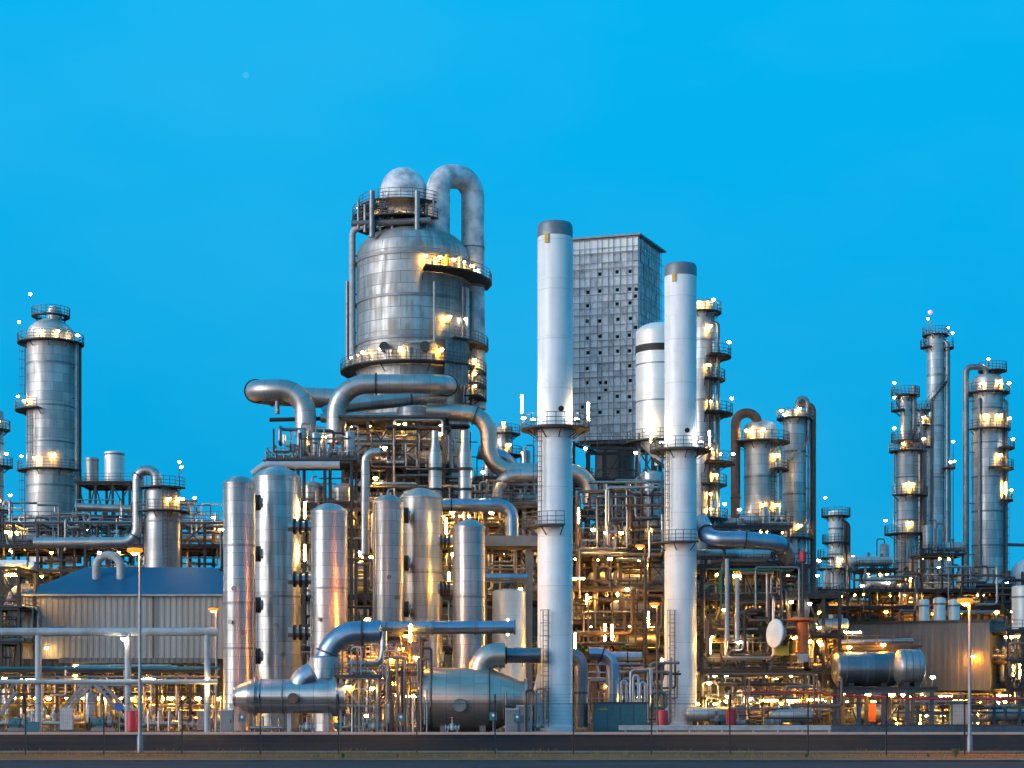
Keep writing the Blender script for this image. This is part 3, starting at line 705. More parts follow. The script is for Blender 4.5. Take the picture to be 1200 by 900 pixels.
# ================================================================== SCAFFOLDED BLOCK
def block():
    d = 212.0; ang = math.radians(-17); c = W(748, 815, d); c.z = 0
    u = Vector((-math.cos(ang), -math.sin(ang), 0)); v = Vector((-math.sin(ang) * 1.0, math.cos(ang), 0))   # along the front to the left, along the right side
    u = Vector((-.955, .296, 0)); v = Vector((.385, .923, 0))
    root = thing('scaffolded_block', 'tall square block wrapped in grey scaffold sheeting with rows of dark holes', 'tower', (c.x, c.y, 0))
    wf, ws = 8.15, 8.6; z0, z1 = Z(514, d), Z(277, d)
    t = .35
    def slab(o, a, la, nrm, name, mat, cols, rows, holes, band):
        # panel grid with shallow recesses, shade painted black on their backs
        b = MB(); cw = la / cols; rh = (z1 - z0) / rows
        PX = [0] + [(i + rnd.uniform(-.16, .16)) * cw for i in range(1, cols)] + [la]; PZ = [z0] + [z0 + (j + rnd.uniform(-.2, .2)) * rh for j in range(1, rows)] + [z1]
        for i in range(cols):
            for j in range(rows):
                p0, p1 = PX[i], PX[i + 1]; q0, q1 = PZ[j], PZ[j + 1]
                jit = nrm * rnd.uniform(-.05, .05)
                def P(s, z): w_ = o + a * s + jit; return (w_.x, w_.y, z)
                if (i, j) in holes:
                    hs = .22; cm, qm = (p0 + p1) / 2 + rnd.uniform(-.1, .1), (q0 + q1) / 2 + rnd.uniform(-.1, .1)
                    k = len(b.v); b.v += [P(p0, q0), P(p1, q0), P(p1, q1), P(p0, q1), P(cm - hs, qm - hs), P(cm + hs, qm - hs), P(cm + hs, qm + hs), P(cm - hs, qm + hs)]
                    b.cur = 0
                    for r_ in ((0, 1, 5, 4), (1, 2, 6, 5), (2, 3, 7, 6), (3, 0, 4, 7)): b.face([k + s for s in r_])
                    k2 = len(b.v); ins = -nrm * .3
                    for s, z in ((cm - hs, qm - hs), (cm + hs, qm - hs), (cm + hs, qm + hs), (cm - hs, qm + hs)): w_ = o + a * s + ins; b.v.append((w_.x, w_.y, z))
                    for s in range(4): s2 = (s + 1) % 4; b.face([k + 4 + s, k + 4 + s2, k2 + s2, k2 + s])
                    b.cur = 1; b.face([k2, k2 + 1, k2 + 2, k2 + 3]); b.cur = 0
                else:
                    k = len(b.v); b.v += [P(p0, q0), P(p1, q0), P(p1, q1), P(p0, q1)]; b.cur = 2 if j >= rows - band else rnd.choice((0, 0, 0, 3, 4)); b.face([k, k + 1, k + 2, k + 3]); b.cur = 0
        b.build(name, [mat, 'dark', 'band', 'net_light', 'net_dark'], root)
        g = MB()                                             # scaffold tubes outside the sheeting
        for i in range(cols + 1): p = o + a * PX[i] + nrm * .14; g.bar((p.x, p.y, z0 - .6), (p.x, p.y, z1 + .25), .05)
        for j in range(rows + 1):
            if j % 1 == 0: p = o + a * -.15 + nrm * .2; q = o + a * (la + .15) + nrm * .2; zz = PZ[j]; g.bar((p.x, p.y, zz), (q.x, q.y, zz), .05)
        for j in range(0, rows - 3, 3):
            for i in range(0, cols - 1, 2):
                p = o + a * PX[i] + nrm * .24; q = o + a * PX[i + 1] + nrm * .24
                if rnd.random() < .6: g.bar((p.x, p.y, PZ[j]), (q.x, q.y, PZ[j + 2]), .045)
        for j in range(2, rows, 2):
            if rnd.random() < .8: p = o + a * rnd.uniform(-.6, .1) + nrm * .5; q = o + a * (la + rnd.uniform(0, .6)) + nrm * .5; g.bar((p.x, p.y, PZ[j]), (q.x, q.y, PZ[j]), .05)
        g.build('scaffold_tubes', 'galv', root)
    nf = Vector((-u.y, u.x, 0)); nf = nf if nf.y < 0 else -nf
    ns = Vector((v.y, -v.x, 0)); ns = ns if ns.x > 0 else -ns
    holes = set()
    for j in range(3, 23):
        for i in range(11):
            if (i in (1, 3, 6, 8) and j % 2 and rnd.random() < .85) or (i in (0, 5, 9) and rnd.random() < .10): holes.add((i, j))
    slab(c, u, wf, nf, 'front_sheeting', 'netting', 11, 26, holes, 2)
    hs = set((rnd.randrange(9), rnd.randrange(2, 23)) for _ in range(26))
    slab(c, v, ws, ns, 'side_sheeting', 'netting', 9, 26, hs, 0)
    b = MB(); A = c + u * wf; B = c + v * ws; Dd = c + u * wf + v * ws
    k = len(b.v); ii = .4
    for z in (z0, z1 + .1):
        for p in (c + (u + v) * ii, A + (v - u) * ii, Dd - (u + v) * ii, B + (u - v) * ii): b.v.append((p.x, p.y, z))
    for q in ((0, 1, 5, 4), (1, 2, 6, 5), (2, 3, 7, 6), (3, 0, 4, 7), (3, 2, 1, 0), (4, 5, 6, 7)): b.face([k + s for s in q])
    b.build('inner_wall', 'steel', root)
    b = MB(); k = 0                                          # flat overhanging roof
    for z in (z1 + .12, z1 + .34):
        for p in (c - (u + v) * .35, A + (u - v) * .35, Dd + (u + v) * .35, B + (v - u) * .6): b.v.append((p.x, p.y, z))
    for q in ((0, 1, 5, 4), (1, 2, 6, 5), (2, 3, 7, 6), (3, 0, 4, 7), (3, 2, 1, 0), (4, 5, 6, 7)): b.face([k + s for s in q])
    b.build('roof', 'cap', root)
    for p in (c, A, B, Dd): MB().bar((p.x, p.y, 0), (p.x, p.y, z0), .5).build('leg', 'steel', root)
    for zz in (Z(560, d), Z(600, d), Z(640, d), z0 - .3):
        for p, q in ((c, A), (c, B), (A, Dd), (B, Dd)): MB().bar((p.x, p.y, zz), (q.x, q.y, zz), .3).build('girder', 'steel', root)
    MB().bar((c.x, c.y, Z(640, d)), (A.x, A.y, Z(560, d)), .2).build('brace', 'steel', root)
    return root
block()
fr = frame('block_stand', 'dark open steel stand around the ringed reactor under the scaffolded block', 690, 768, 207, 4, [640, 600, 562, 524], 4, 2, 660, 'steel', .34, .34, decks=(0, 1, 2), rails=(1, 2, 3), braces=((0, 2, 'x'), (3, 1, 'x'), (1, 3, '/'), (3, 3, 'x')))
strew_lamps(fr, 6, ['yellow', 'warm', 'white'], None, .2)
column('reactor', 'dull brown ringed reactor standing under the scaffolded block', 'reactor', 721, 44, 512, 660, 216, 'brown', .3, bands=(535, 552, 568, 585, 600, 620), lad=((-60, 650, 520),), band_mat='steel')

# ================================================================== MAIN COLUMN
def main_column():
    d = 200.0; cx, w = 484, 132; r = w / 2 * S(d); x = X(cx, d); zs = Z(304, d)
    root = thing('main_column', 'huge wide silver distillation column with domed head and thick gooseneck pipe', 'column', (x, d, 0))
    MB().lathe([(r, Z(560, d)), (r, zs)] + [(a, zs + h) for a, h in dome(r, r * .56, 10)[1:]], 72, (x, d, 0)).build('shell', 'alu_big', root)
    MB().lathe([(r * 1.02, 0), (r * 1.02, Z(560, d) + .02)], 48, (x, d, 0)).build('skirt', 'alu_dark', root)
    for y in (311, 359, 407): MB().lathe([(r - .02, -.16), (r + .12, -.16), (r + .12, .16), (r - .02, .16)], 72, (x, d, Z(y, d))).build('stiffening_ring', 'cap', root)
    # neck and ball head
    hx = X(473, d); hr = 27.5 * S(d)
    MB().lathe([(hr * 1.12, Z(272, d)), (hr * 1.12, Z(262, d)), (hr, Z(258, d)), (hr, Z(226, d))] + [(a, Z(226, d) + h) for a, h in dome(hr, hr * 1.06, 8)[1:]], 40, (hx, d, 0)).build('ball_head', 'white_spot', root)
    pl = ring_platform(root, (hx, d, Z(247, d)), hr + .05, hr + 2.5, 0, 360)
    for a in (-150, -95, -20): share('lamp', LM['warm'], pl, (hx + math.cos(math.radians(a)) * (hr + .7), d + math.sin(math.radians(a)) * (hr + .7), Z(247, d) - 1.2))
    ring_platform(root, (hx - .3, d, Z(266, d)), hr + .2, hr + 2.9, 140, 330)
    for px_ in (436, 489):
        MB().tube([W(px_, 278, d - 5), W(px_, 224, d - 5)], .32, 12).build('vent_pipe', 'galv', root)
    MB().tube([W(412, 262, d - 4), W(505, 258, d - 5)], .35, 12).build('manifold_pipe', 'galv', root)
    # gooseneck
    MB().tube([W(513.5, 275, d - 2), W(513.5, 207, d - 2), W(554, 207, d + 1), W(554, 330, d + 1), W(556, 480, d + 1)], 13.7 * S(d), 32, 20.3 * S(d)).build('gooseneck_pipe', 'white_spot', root)
    for y in (292, 338): MB().cyl(W(554, y, d + 1), W(554, y - 1.6, d + 1), 14.6 * S(d), 32).build('flange', 'cap', root)
    # left riser
    MB().tube([W(413, 430, d - 1), W(413, 268, d - 1), W(440, 262, d - 3)], .36, 14, .9).build('riser_pipe', 'steel_lt', root)
    MB().tube([W(407, 430, d + 1), W(407, 330, d + 1)], .22, 10).build('riser_pipe', 'galv', root)
    for y in (300, 345, 390): MB().bar(W(413, y, d - 1), W(424, y, d - 1), .16).build('pipe_bracket', 'rail', root)
    b = MB(); b.tube([W(509, 330, d - 6.4), W(509, 400, d - 6.5), W(472, 401, d - 6.8)], .13, 8, .3); b.build('drain_pipe', 'steel_lt', root)
    # platforms
    c = lambda y: (x, d, Z(y, d))
    p = ring_platform(root, c(333), r + .1, r + 2.6, -78, 20)
    for a, k in ((-76, 'yellow'), (-62, 'yellow'), (-48, 'yellow'), (-36, 'warm'), (-20, 'yellow'), (-4, 'white')): share('lamp', LM[k], p, (x + math.cos(math.radians(a)) * (r + .8), d + math.sin(math.radians(a)) * (r + .8), Z(333, d) + 1.5))
    for i in range(5):
        a = math.radians(-70 + i * 16); q = Vector((x + math.cos(a) * (r + .6), d + math.sin(a) * (r + .6), Z(333, d) + .1)); MB().cyl(q, q + Vector((0, 0, rnd.uniform(.8, 1.9))), rnd.uniform(.2, .45), 12).build('nozzle', 'yellow' if i in (1, 3) else 'alu_far', root)
    p = ring_platform(root, c(410), r + .1, r + 2.2, -55, 10)
    for a, k, h in ((-52, 'yellow', 2.6), (-30, 'white', 2.8), (-8, 'warm', -1.6)): share('lamp', LM[k], p, (x + math.cos(math.radians(a)) * (r + .6), d + math.sin(math.radians(a)) * (r + .6), Z(410, d) + h))
    p = ring_platform(root, c(438), r + .1, r + 1.9, -200, -30)
    for a, k in ((-170, 'white'), (-140, 'warm'), (-118, 'warm'), (-98, 'warm'), (-78, 'yellow'), (-60, 'yellow')): share('lamp', LM[k], p, (x + math.cos(math.radians(a)) * (r + .6), d + math.sin(math.radians(a)) * (r + .6), Z(438, d) + 1.6))
    for y in (440, 456, 470): 
        p = ring_platform(root, c(y), r + .1, r + 2.0, -28, 12); share('lamp', LM['warm'], p, (x + math.cos(-.3) * (r + 1), d + math.sin(-.3) * (r + 1), Z(y, d) + 1.4))
    ladder(root, Vector((x, d, Z(405, d))) + Vector((.62, -.78, 0)) * (r + .3), Vector((x, d, Z(338, d))) + Vector((.62, -.78, 0)) * (r + .3), (.62, -.78, 0))
    b = MB(); k = Vector((x, d, 0)); corrugated(b, (X(521, 193), 193), (X(549, 195), 195), Z(462, d), Z(409, d), .5, .08, (0, -1, 0)); b.build('cladding_panel', 'galv', root)
    for a in (-115, -75): 
        q = Vector((x + math.cos(math.radians(a)) * (r + .2), d + math.sin(math.radians(a)) * (r + .2), Z(420, d))); MB().cyl(q, q + Vector((0, -.8, 0)), .55, 16).build('manway', 'steel', root)
    p = ring_platform(root, (hx - 1.0, d, Z(258, d)), hr + .6, hr + 2.2, 175, 262)
    share('lamp', LM['white'], p, (hx - hr - 2.4, d - 1, Z(246, d)))
    for px_, y0, y1, rr in ((420, 268, 236, .16), (428, 272, 240, .22), (446, 270, 232, .14), (460, 272, 246, .2), (500, 270, 238, .16), (508, 252, 232, .12)): MB().tube([W(px_, y0, d - 4.2), W(px_, y1, d - 4.2)], rr, 8).build('vent_pipe', 'galv', root)
    ladder(root, W(452, 266, d - 4.6), W(452, 226, d - 4.6), (0, -1, 0))
    for a_, m_, rr in ((-33, 'galv', .16), (-26, 'alu_far', .26), (-12, 'galv', .2)):
        e = Vector((math.cos(math.radians(a_)), math.sin(math.radians(a_)), 0)); q = Vector((x, d, 0)) + e * (r + .5); MB().tube([q + Vector((0, 0, Z(478, d))), q + Vector((0, 0, Z(345, d)))], rr, 10).build('riser_pipe', m_, root)
    for a_ in (-48, -20): e = Vector((math.cos(math.radians(a_)), math.sin(math.radians(a_)), 0)); ladder(root, Vector((x, d, Z(436, d))) + e * (r + 1.2), Vector((x, d, Z(412, d))) + e * (r + 1.2), e)
    for k in range(7):
        e = Vector((math.cos(math.radians(-165 + k * 19)), math.sin(math.radians(-165 + k * 19)), 0)); q = Vector((x, d, Z(438, d) + .1)) + e * (r + 1.0); bb = MB(); bb.cyl(q, q + Vector((0, 0, rnd.uniform(.7, 1.6))), rnd.uniform(.18, .4), 10); bb.build('nozzle', rnd.choice(('alu_far', 'steel', 'galv')), root)
    return root
main_column()

# ================================================================== BIG PROCESS PIPES
pipe('expansion_loop_pipe', 'fat silver pipe looping out at upper left, cantilevered over the frame', [(358, 512, 186), (358, 457, 186), (300, 457, 186), (300, 462, 196), (440, 470, 196)], 2.25, 'pipe_steel', 2.6, (.36, .62), seg=28)
pipe('overhead_pipe', 'fat silver pipe arching off the frame towards the main column', [(394, 520, 182), (394, 450, 182), (524, 450, 182), (524, 456, 199)], 2.0, 'pipe_steel', 3.2, (.28, .62), seg=28)
pipe('overhead_pipe', 'pale silver pipe sloping under the arching fat pipe', [(380, 486, 188), (400, 476, 188), (490, 466, 190), (530, 466, 198)], 1.6, 'pipe_steel', 3, (.5,), seg=24)
pipe('overhead_pipe', 'brownish horizontal pipe below the fat arching pipes', [(376, 490, 187), (520, 488, 187)], 1.0, 'pipe_pink', 1, seg=20)
pipe('transfer_pipe', 'bent fat pipe dropping beside the main column towards the tall chimney', [(500, 482, 184), (572, 486, 184), (574, 552, 184), (692, 553, 184), (692, 590, 184)], 1.75, 'pipe_pink', 2.4, (.22, .8), seg=28)
pipe('transfer_pipe', 'silver elbow pipe turning down left of the tall white chimney', [(640, 557, 179), (583, 557, 179), (583, 600, 179)], 1.35, 'pipe_steel', 2.0, (.85,), seg=24)
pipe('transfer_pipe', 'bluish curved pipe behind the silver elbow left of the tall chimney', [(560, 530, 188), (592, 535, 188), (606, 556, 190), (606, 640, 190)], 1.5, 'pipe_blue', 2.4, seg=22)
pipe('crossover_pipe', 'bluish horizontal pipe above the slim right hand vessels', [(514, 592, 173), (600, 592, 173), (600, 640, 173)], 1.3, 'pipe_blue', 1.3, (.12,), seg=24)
for i, (px_, lb) in enumerate(((510, 'left one of two upright silver pipes with dark flanges below the main column'), (545, 'right one of two upright silver pipes with dark flanges below the main column'))):
    t = thing('upright_pipe', lb, 'pipe', W(px_, 590, 176)); r = 8 * S(176)
    MB().lathe([(r, Z(590, 176)), (r, Z(536, 176)), (r * .6, Z(520, 176)), (r * .6, Z(505, 176))], 24, (X(px_, 176), 176, 0)).build('pipe_shell', 'pipe_steel', t)
    for y in (550, 574): MB().lathe([(r, -.12), (r + .16, -.12), (r + .16, .12), (r, .12)], 24, (X(px_, 176), 176, Z(y, 176))).build('flange', 'black', t)
pipe('header_pipe', 'long horizontal bluish steel pipe at the feet of the right hand vessels', [(436, 736, 150), (604, 735, 150)], 1.12, 'pipe_blue', 1, (.1, .42, .72, .995), seg=24, fl_mat='galv')
pipe('riser_pipe', 'slim silver pipe standing between the two vessel groups', [(428, 650, 172), (428, 530, 172), (446, 530, 172)], .85, 'pipe_steel', 1.0, seg=18)
pipe('cooling_pipe', 'bluish low pipe leading to the foot of the tall chimney', [(586, 768, 148), (634, 768, 148)], 1.3, 'pipe_dark', 1, (.15,), seg=24)
pipe('duct_pipe', 'violet grey pipe with elbow hugging the right foot of the tall chimney', [(660, 766, 153.5), (681, 766, 153.5), (681, 852, 153.5)], 1.2, 'pipe_dark', 1.2, (.6,), seg=22)
pipe('duct_pipe', 'bluish arched pipe between the tall chimney and the teal container', [(690, 766, 156), (718, 766, 156), (718, 824, 156)], 1.15, 'pipe_blue', 1.3, (.2,), seg=22)
pipe('duct_pipe', 'bluish short horizontal pipe behind the teal container', [(718, 770, 160), (752, 770, 160)], 1.0, 'pipe_blue', 1.3, (.5,), seg=18)
pipe('duct_pipe', 'violet grey pipe with elbow hugging the right foot of the short chimney', [(804, 768, 174), (824, 768, 174), (824, 849, 174)], 1.15, 'pipe_dark', 1.2, (.6,), seg=22)
pipe('platform_pipe', 'pale pipe skirting the deck edge over the two leftmost vessels', [(296, 556, 170), (310, 545, 170), (398, 545, 170)], .75, 'steel_lt', 1.2, seg=14)

# ================================================================== FRONT SILVER VESSELS
def fv(label, cx, w, ytop, d, mat, **k):
    return column('tall_vessel', label, 'vessel', cx, w, ytop, None, d, mat, .46, seg=56, flat=True, **k)
fv('slim silver vessel, leftmost and tall, beside the blue roofed shed', 280.5, 37.5, 560, 157, 'alu', bands=(640, 707, 760))
fv('widest tall silver vessel, just right of the leftmost one', 324.5, 56, 549, 164, 'alu', bands=(700,), group=None)
fv('slim silver vessel with flat domed top standing behind the blue elbow pipe', 386, 42.5, 592, 155, 'alu', bands=(690,))
fv('slim silver vessel, left one of the middle pair', 455, 36.5, 582, 163, 'alu_pink', bands=())
fv('wider silver vessel, right one of the middle pair', 493, 51, 574, 169, 'alu_pink', bands=(672,))
fv('shortest slim silver vessel, right of the middle pair', 549.5, 37.5, 611, 160, 'alu', bands=(700,))
fv('pale vessel half hidden behind the third vessel, left of a twin', 366, 26, 566, 182, 'alu', bands=())
fv('blue topped vessel half hidden behind the third vessel, right of a twin', 403, 30, 568, 180, 'alu', bands=())
for i, o_ in enumerate([o for o in list(col.objects) if o.name.split('.')[0] == 'tall_vessel' and o.type == 'EMPTY']):
    sh = o_.children[0]; vs_ = [v.co for v in sh.data.vertices]; r = max(v.x for v in vs_); zt = max(v.z for v in vs_); cx_, cy_ = o_.location.x, o_.location.y
    rr_ = random.Random(i)
    b = MB(); an = math.radians(rr_.choice((-150, -140, -35, -28))); e = Vector((math.cos(an), math.sin(an), 0)); q = Vector((cx_, cy_, 0)) + e * (r + .09)
    b.tube([q + Vector((0, 0, .2)), q + Vector((0, 0, zt - .9)), q - e * .4 + Vector((0, 0, zt - .9))], .06, 8, .2); b.build('conduit', 'galv', o_)
    for k in range(3):
        an = math.radians(rr_.uniform(-130, -50)); e = Vector((math.cos(an), math.sin(an), 0)); q = Vector((cx_, cy_, rr_.uniform(.25, .9) * zt)) + e * (r - .05)
        b = MB(); b.cyl(q, q + e * .32, .13, 12); b.cyl(q + e * .3, q + e * .38, .22, 12); b.build('nozzle', 'galv', o_)
    an = math.radians(-100 + rr_.uniform(-15, 15)); e = Vector((math.cos(an), math.sin(an), 0)); MB().box(Vector((cx_, cy_, 2.2)) + e * (r + .03), (.5, .05, .35), an + math.pi / 2).build('nameplate', 'steel_lt', o_)
    b = MB(); b.tube([Vector((cx_, cy_, zt - .1)), Vector((cx_, cy_, zt + .5)), Vector((cx_ + .5, cy_, zt + .5))], .11, 10, .25); b.build('vent_nozzle', 'galv', o_)
# ribbed expansion joints bridging the vessels
def joint(px, py, d, wpx, label):
    t = thing('expansion_joint', label, 'expansion joint', W(px, py, d)); c = W(px, py, d); hw = wpx / 2 * S(d); r = 9.5 * S(d)
    MB().cyl(c - Vector((hw * 1.5, 0, 0)), c + Vector((hw * 1.5, 0, 0)), r * .62, 18).build('sleeve', 'pipe_steel', t)
    for k in (-.75, -.05, .65): MB().lathe([(r * .62, -.12), (r * .95, -.12), (r, 0), (r * .95, .12), (r * .62, .12)], 20, c + Vector((hw * k, 0, 0)), (1, 0, 0)).build('bellows_ring', 'black', t)
for y, nm in ((585, 'topmost'), (645, 'second'), (705, 'third'), (765, 'lowest')): joint(300.5, y + 4, 160, 10, nm + ' black ribbed joint between the two leftmost tall vessels')
for y, nm in ((617, 'topmost'), (679, 'middle'), (741, 'lowest')): joint(353, y, 160, 20, nm + ' black ribbed joint between the widest and the third vessel')
for y, nm in ((602, 'topmost'), (658, 'middle'), (712, 'lowest')): joint(474.5, y + 2, 166, 9, nm + ' black ribbed joint inside the middle vessel pair')
for y, nm in ((635, 'upper'), (690, 'lower')): joint(522, y, 165, 12, nm + ' black ribbed joint left of the shortest vessel')

# ================================================================== FRONT HORIZONTAL EQUIPMENT
def front_drum():
    d = 143.5; t = thing('horizontal_exchanger', 'silver horizontal exchanger with tapered left nozzle on two legs', 'heat exchanger', W(340, 858, d)); s = S(d); c = W(272, 816, d)
    prof = [(0, 2), (11, 2), (11, 6), (14, 9), (18, 17), (20, 21), (20, 26), (23, 26), (23, 29), (20, 29), (20, 118), (23.5, 118), (23.5, 124), (20.5, 124), (20.5, 134), (0, 134)]
    MB().lathe([(a * s, h * s) for a, h in prof], 44, c, (1, 0, 0)).build('shell', 'alu', t)
    for px_ in (306, 332): MB().cyl(W(px_, 816, d), W(px_ + 1.5, 816, d), 20.8 * s, 44).build('band', 'galv', t)
    MB().tube([W(352, 812, d), W(352, 798, d), W(368, 790, d)], 15 * s, 30, 1.2).build('neck', 'pipe_blue', t)
    MB().cyl(W(346, 818, d) + Vector((0, -20 * s, 0)), W(346, 818, d) + Vector((0, -23 * s, 0)), 6 * s, 18).build('manway', 'rust', t)
    for px_ in (339, 383): MB().bar(W(px_, 834, d), (X(px_, d), d, 0), .34).build('leg', 'steel_lt', t)
front_drum()
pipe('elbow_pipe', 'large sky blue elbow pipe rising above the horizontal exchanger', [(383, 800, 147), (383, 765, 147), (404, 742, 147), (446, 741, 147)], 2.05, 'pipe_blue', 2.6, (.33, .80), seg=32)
t = thing('sodium_lamp', 'strong orange sodium floodlight on a bracket above the bent blue pipe', 'lamp', W(432, 741, 152)); MB().bar(W(432, 741, 152), W(432, 729, 152), .12).build('bracket', 'steel', t); share('floodlight', LM['sodium'], t, W(431, 727, 151.7))
def big_vessel():
    d = 147.0; t = thing('horizontal_vessel', 'big low horizontal silver vessel with conical right end', 'vessel', W(550, 858, d)); s = S(d); c = W(494, 820, d)
    prof = [(0, -6), (18, -4.5), (30, -1), (36, 5), (37.5, 10), (37.5, 80), (36.5, 84), (22, 116), (22, 120), (25, 120), (25, 124), (0, 124)]
    MB().lathe([(a * s, h * s) for a, h in prof], 56, c, (1, 0, 0)).build('shell', 'alu_copper', t)
    for h in (12, 80): q = c + Vector((h * s, 0, 0)); MB().cyl(q - Vector((.05, 0, 0)), q + Vector((.05, 0, 0)), 38.2 * s, 56).build('band', 'steel', t)
    MB().tube([W(563, 795, d), W(563, 768, d), W(592, 768, d)], 14.5 * s, 30, 1.3).build('nozzle_elbow', 'pipe_pink', t)
    for px_ in (520, 566): MB().box((X(px_, d), d, .55), (.5, 3.2, 1.1)).build('saddle', 'conc', t)
    q = W(540, 826, d) - Vector((0, 36.5 * s, 0)); b = MB(); b.cyl(q + Vector((0, .3, 0)), q - Vector((0, .28, 0)), .42, 20); b.cyl(q - Vector((0, .2, 0)), q - Vector((0, .3, 0)), .55, 20)
    for k in range(10): b.cyl(q + Vector((math.cos(k * .628) * .48, -.3, math.sin(k * .628) * .48)), q + Vector((math.cos(k * .628) * .48, -.36, math.sin(k * .628) * .48)), .04, 6)
    b.build('manway', 'galv', t)
    for px_ in (515, 585): b = MB(); b.tube([W(px_, 790, d - .3), W(px_, 776, d - .3), W(px_ + 5, 776, d - .3), W(px_ + 5, 764, d - .3)], .1, 8, .2); b.cyl(W(px_, 784, d - .3), W(px_, 782, d - .3), .2, 10); b.build('vent_pipe', 'galv', t)
big_vessel()
t = bpy.data.objects['elbow_pipe']; MB().lathe([(1.15, 0), (1.5, .05), (1.5, 1.75), (1.2, 1.95)], 36, W(383, 796, 147)).build('collar', 'alu', t)
# orange lit ladder frame between exchanger and vessel
fr = frame('ladder_rack', 'narrow steel frame with ladders, lit orange, between exchanger and big vessel', 446, 494, 149.5, 3.2, [828, 790, 750], 3, 2, None, 'brown', .18, .16, decks=(1, 2), rails=(1, 2), braces=((0, 1, 'x'), (2, 2, 'x')))
ladder(fr['root'], (X(487, 148.6), 148.6, 0), (X(487, 148.6), 148.6, Z(742, 148.6)), (0, -1, 0), mat='galv')
ladder(fr['root'], (X(412, 145), 145, 0), (X(412, 145), 145, Z(808, 145)), (0, -1, 0), cage=False, mat='galv')
for a in ((458, 772, -.9, 'orange'), (476, 745, .2, 'orange'), (488, 770, -.4, 'yellow'), (481, 742, -.6, 'tube_yellow'), (485, 816, -.8, 'strip_yellow'), (440, 795, .8, 'strip_warm'), (430, 838, 1.5, 'yellow'), (465, 815, 1.2, 'warm')): lamp(fr['root'], a[0], a[1], 149.5 + a[2], a[3])
equip(fr, -1, 'in orange lit ladder frame', ['valve', 'pump', 'instrument_box', 'pipe_manifold'], 4, .1, .9, (.8, 1))
equip(fr, 1, 'on the middle deck of orange lit ladder frame', ['valve', 'pipe_manifold'], 3, .2, .8, (.6, .8))
equip(fr, 2, 'on the top deck of orange lit ladder frame', ['valve', 'pipe_manifold'], 2, .2, .8, (.6, .8))
pipe('bypass_pipe', 'small silver pipe with elbow, upper one under the blue elbow pipe', [(408, 778, 146.5), (446, 777, 146.5), (449, 760, 146.5), (449, 740, 146.5)], .6, 'pipe_steel', .7, (.2, .3), seg=16, fl_mat='galv')
pipe('bypass_pipe', 'small silver pipe, lower one of two under the blue elbow pipe', [(410, 787, 146), (440, 787, 146), (440, 820, 146)], .42, 'pipe_steel', .6, (.2,), seg=14, fl_mat='galv')
maze('orange lit ladder frame', 402, 500, 738, 852, 146, 153, 40, (.04, .12), ('galv', 'pipe_steel', 'brown', 'yellow', 'pipe_pink'))

fr = frame('ladder_rack', 'small grey frame with ladders in front of the right end of the exchanger', 399, 442, 142.6, 2.6, [826, 794], 2, 2, None, 'galv', .16, .14, decks=(1,), rails=(1,), braces=((0, 1, 'x'), (1, 0, '/')))
ladder(fr['root'], (X(430, 142.2), 142.2, 0), (X(430, 142.2), 142.2, Z(790, 142.2)), (0, -1, 0), cage=False, mat='galv'); lamp(fr['root'], 436, 806, 142, 'warm'); lamp(fr['root'], 408, 804, 142.3, 'yellow')
for i in range(30):
    px_ = rnd.uniform(398, 508) if i < 22 else rnd.uniform(590, 632); d_ = rnd.uniform(142.4, 146); rr_ = rnd.uniform(.04, .11); yt_ = rnd.uniform(745, 820) if i < 22 else rnd.uniform(805, 830); x_ = X(px_, d_); zt_ = Z(yt_, d_); sx = rnd.choice((-1, 1)) * rnd.uniform(.5, 1.4)
    k = rnd.random(); pts = [(x_, d_, 0), (x_, d_, zt_)] if k < .35 else [(x_, d_, 0), (x_, d_, zt_), (x_ + sx, d_, zt_), (x_ + sx, d_, zt_ * rnd.uniform(.2, .7))]
    m_ = rnd.choice(('galv', 'pipe_steel', 'brown', 'steel', 'steel_lt')); n_ = {'galv': 'grey', 'pipe_steel': 'silver', 'brown': 'brown', 'steel': 'dark', 'steel_lt': 'pale'}[m_]
    tag(MB().tube(pts, rr_, 8, .25).build('standpipe', m_), n_ + (' upright pipe in the cluster between exchanger and big vessel' if i < 22 else ' upright pipe at the left foot of tall chimney'), 'pipe', 'upright pipes in front')
for kd, px_, d_, sc_, wh in (('control_cabinet', 600, 143, 1.15, 'in front of the conical end of the big vessel'), ('control_cabinet', 614, 143.2, 1.3, 'by the left foot of the tall chimney'), ('instrument_box', 606, 142.6, 1, 'in front of the conical end of the big vessel'), ('pump', 624, 143.4, 1, 'at the left foot of the tall chimney'),
        ('pipe_manifold', 420, 143.2, 1, 'in front of the orange lit ladder rack'), ('valve', 438, 143, 1.2, 'in front of the orange lit ladder rack'), ('instrument_box', 470, 142.8, 1, 'in front of the orange lit ladder rack'), ('upright_drum', 456, 145, .8, 'in front of the orange lit ladder rack'), ('pump', 404, 143.4, 1, 'under the right end of the horizontal exchanger'),
        ('valve', 360, 143, 1, 'under the horizontal exchanger'), ('pipe_manifold', 312, 143.6, .9, 'under the tapered end of the horizontal exchanger'), ('control_cabinet', 266, 143, 1.1, 'at the foot of the leftmost tall vessel'), ('instrument_box', 284, 142.8, 1, 'at the foot of the leftmost tall vessel'), ('valve', 530, 142.8, .9, 'in front of the big horizontal vessel'), ('instrument_box', 578, 142.8, 1.1, 'in front of the big horizontal vessel')):
    put(kd, (X(px_, d_), d_, .012), wh, 0, sc_)
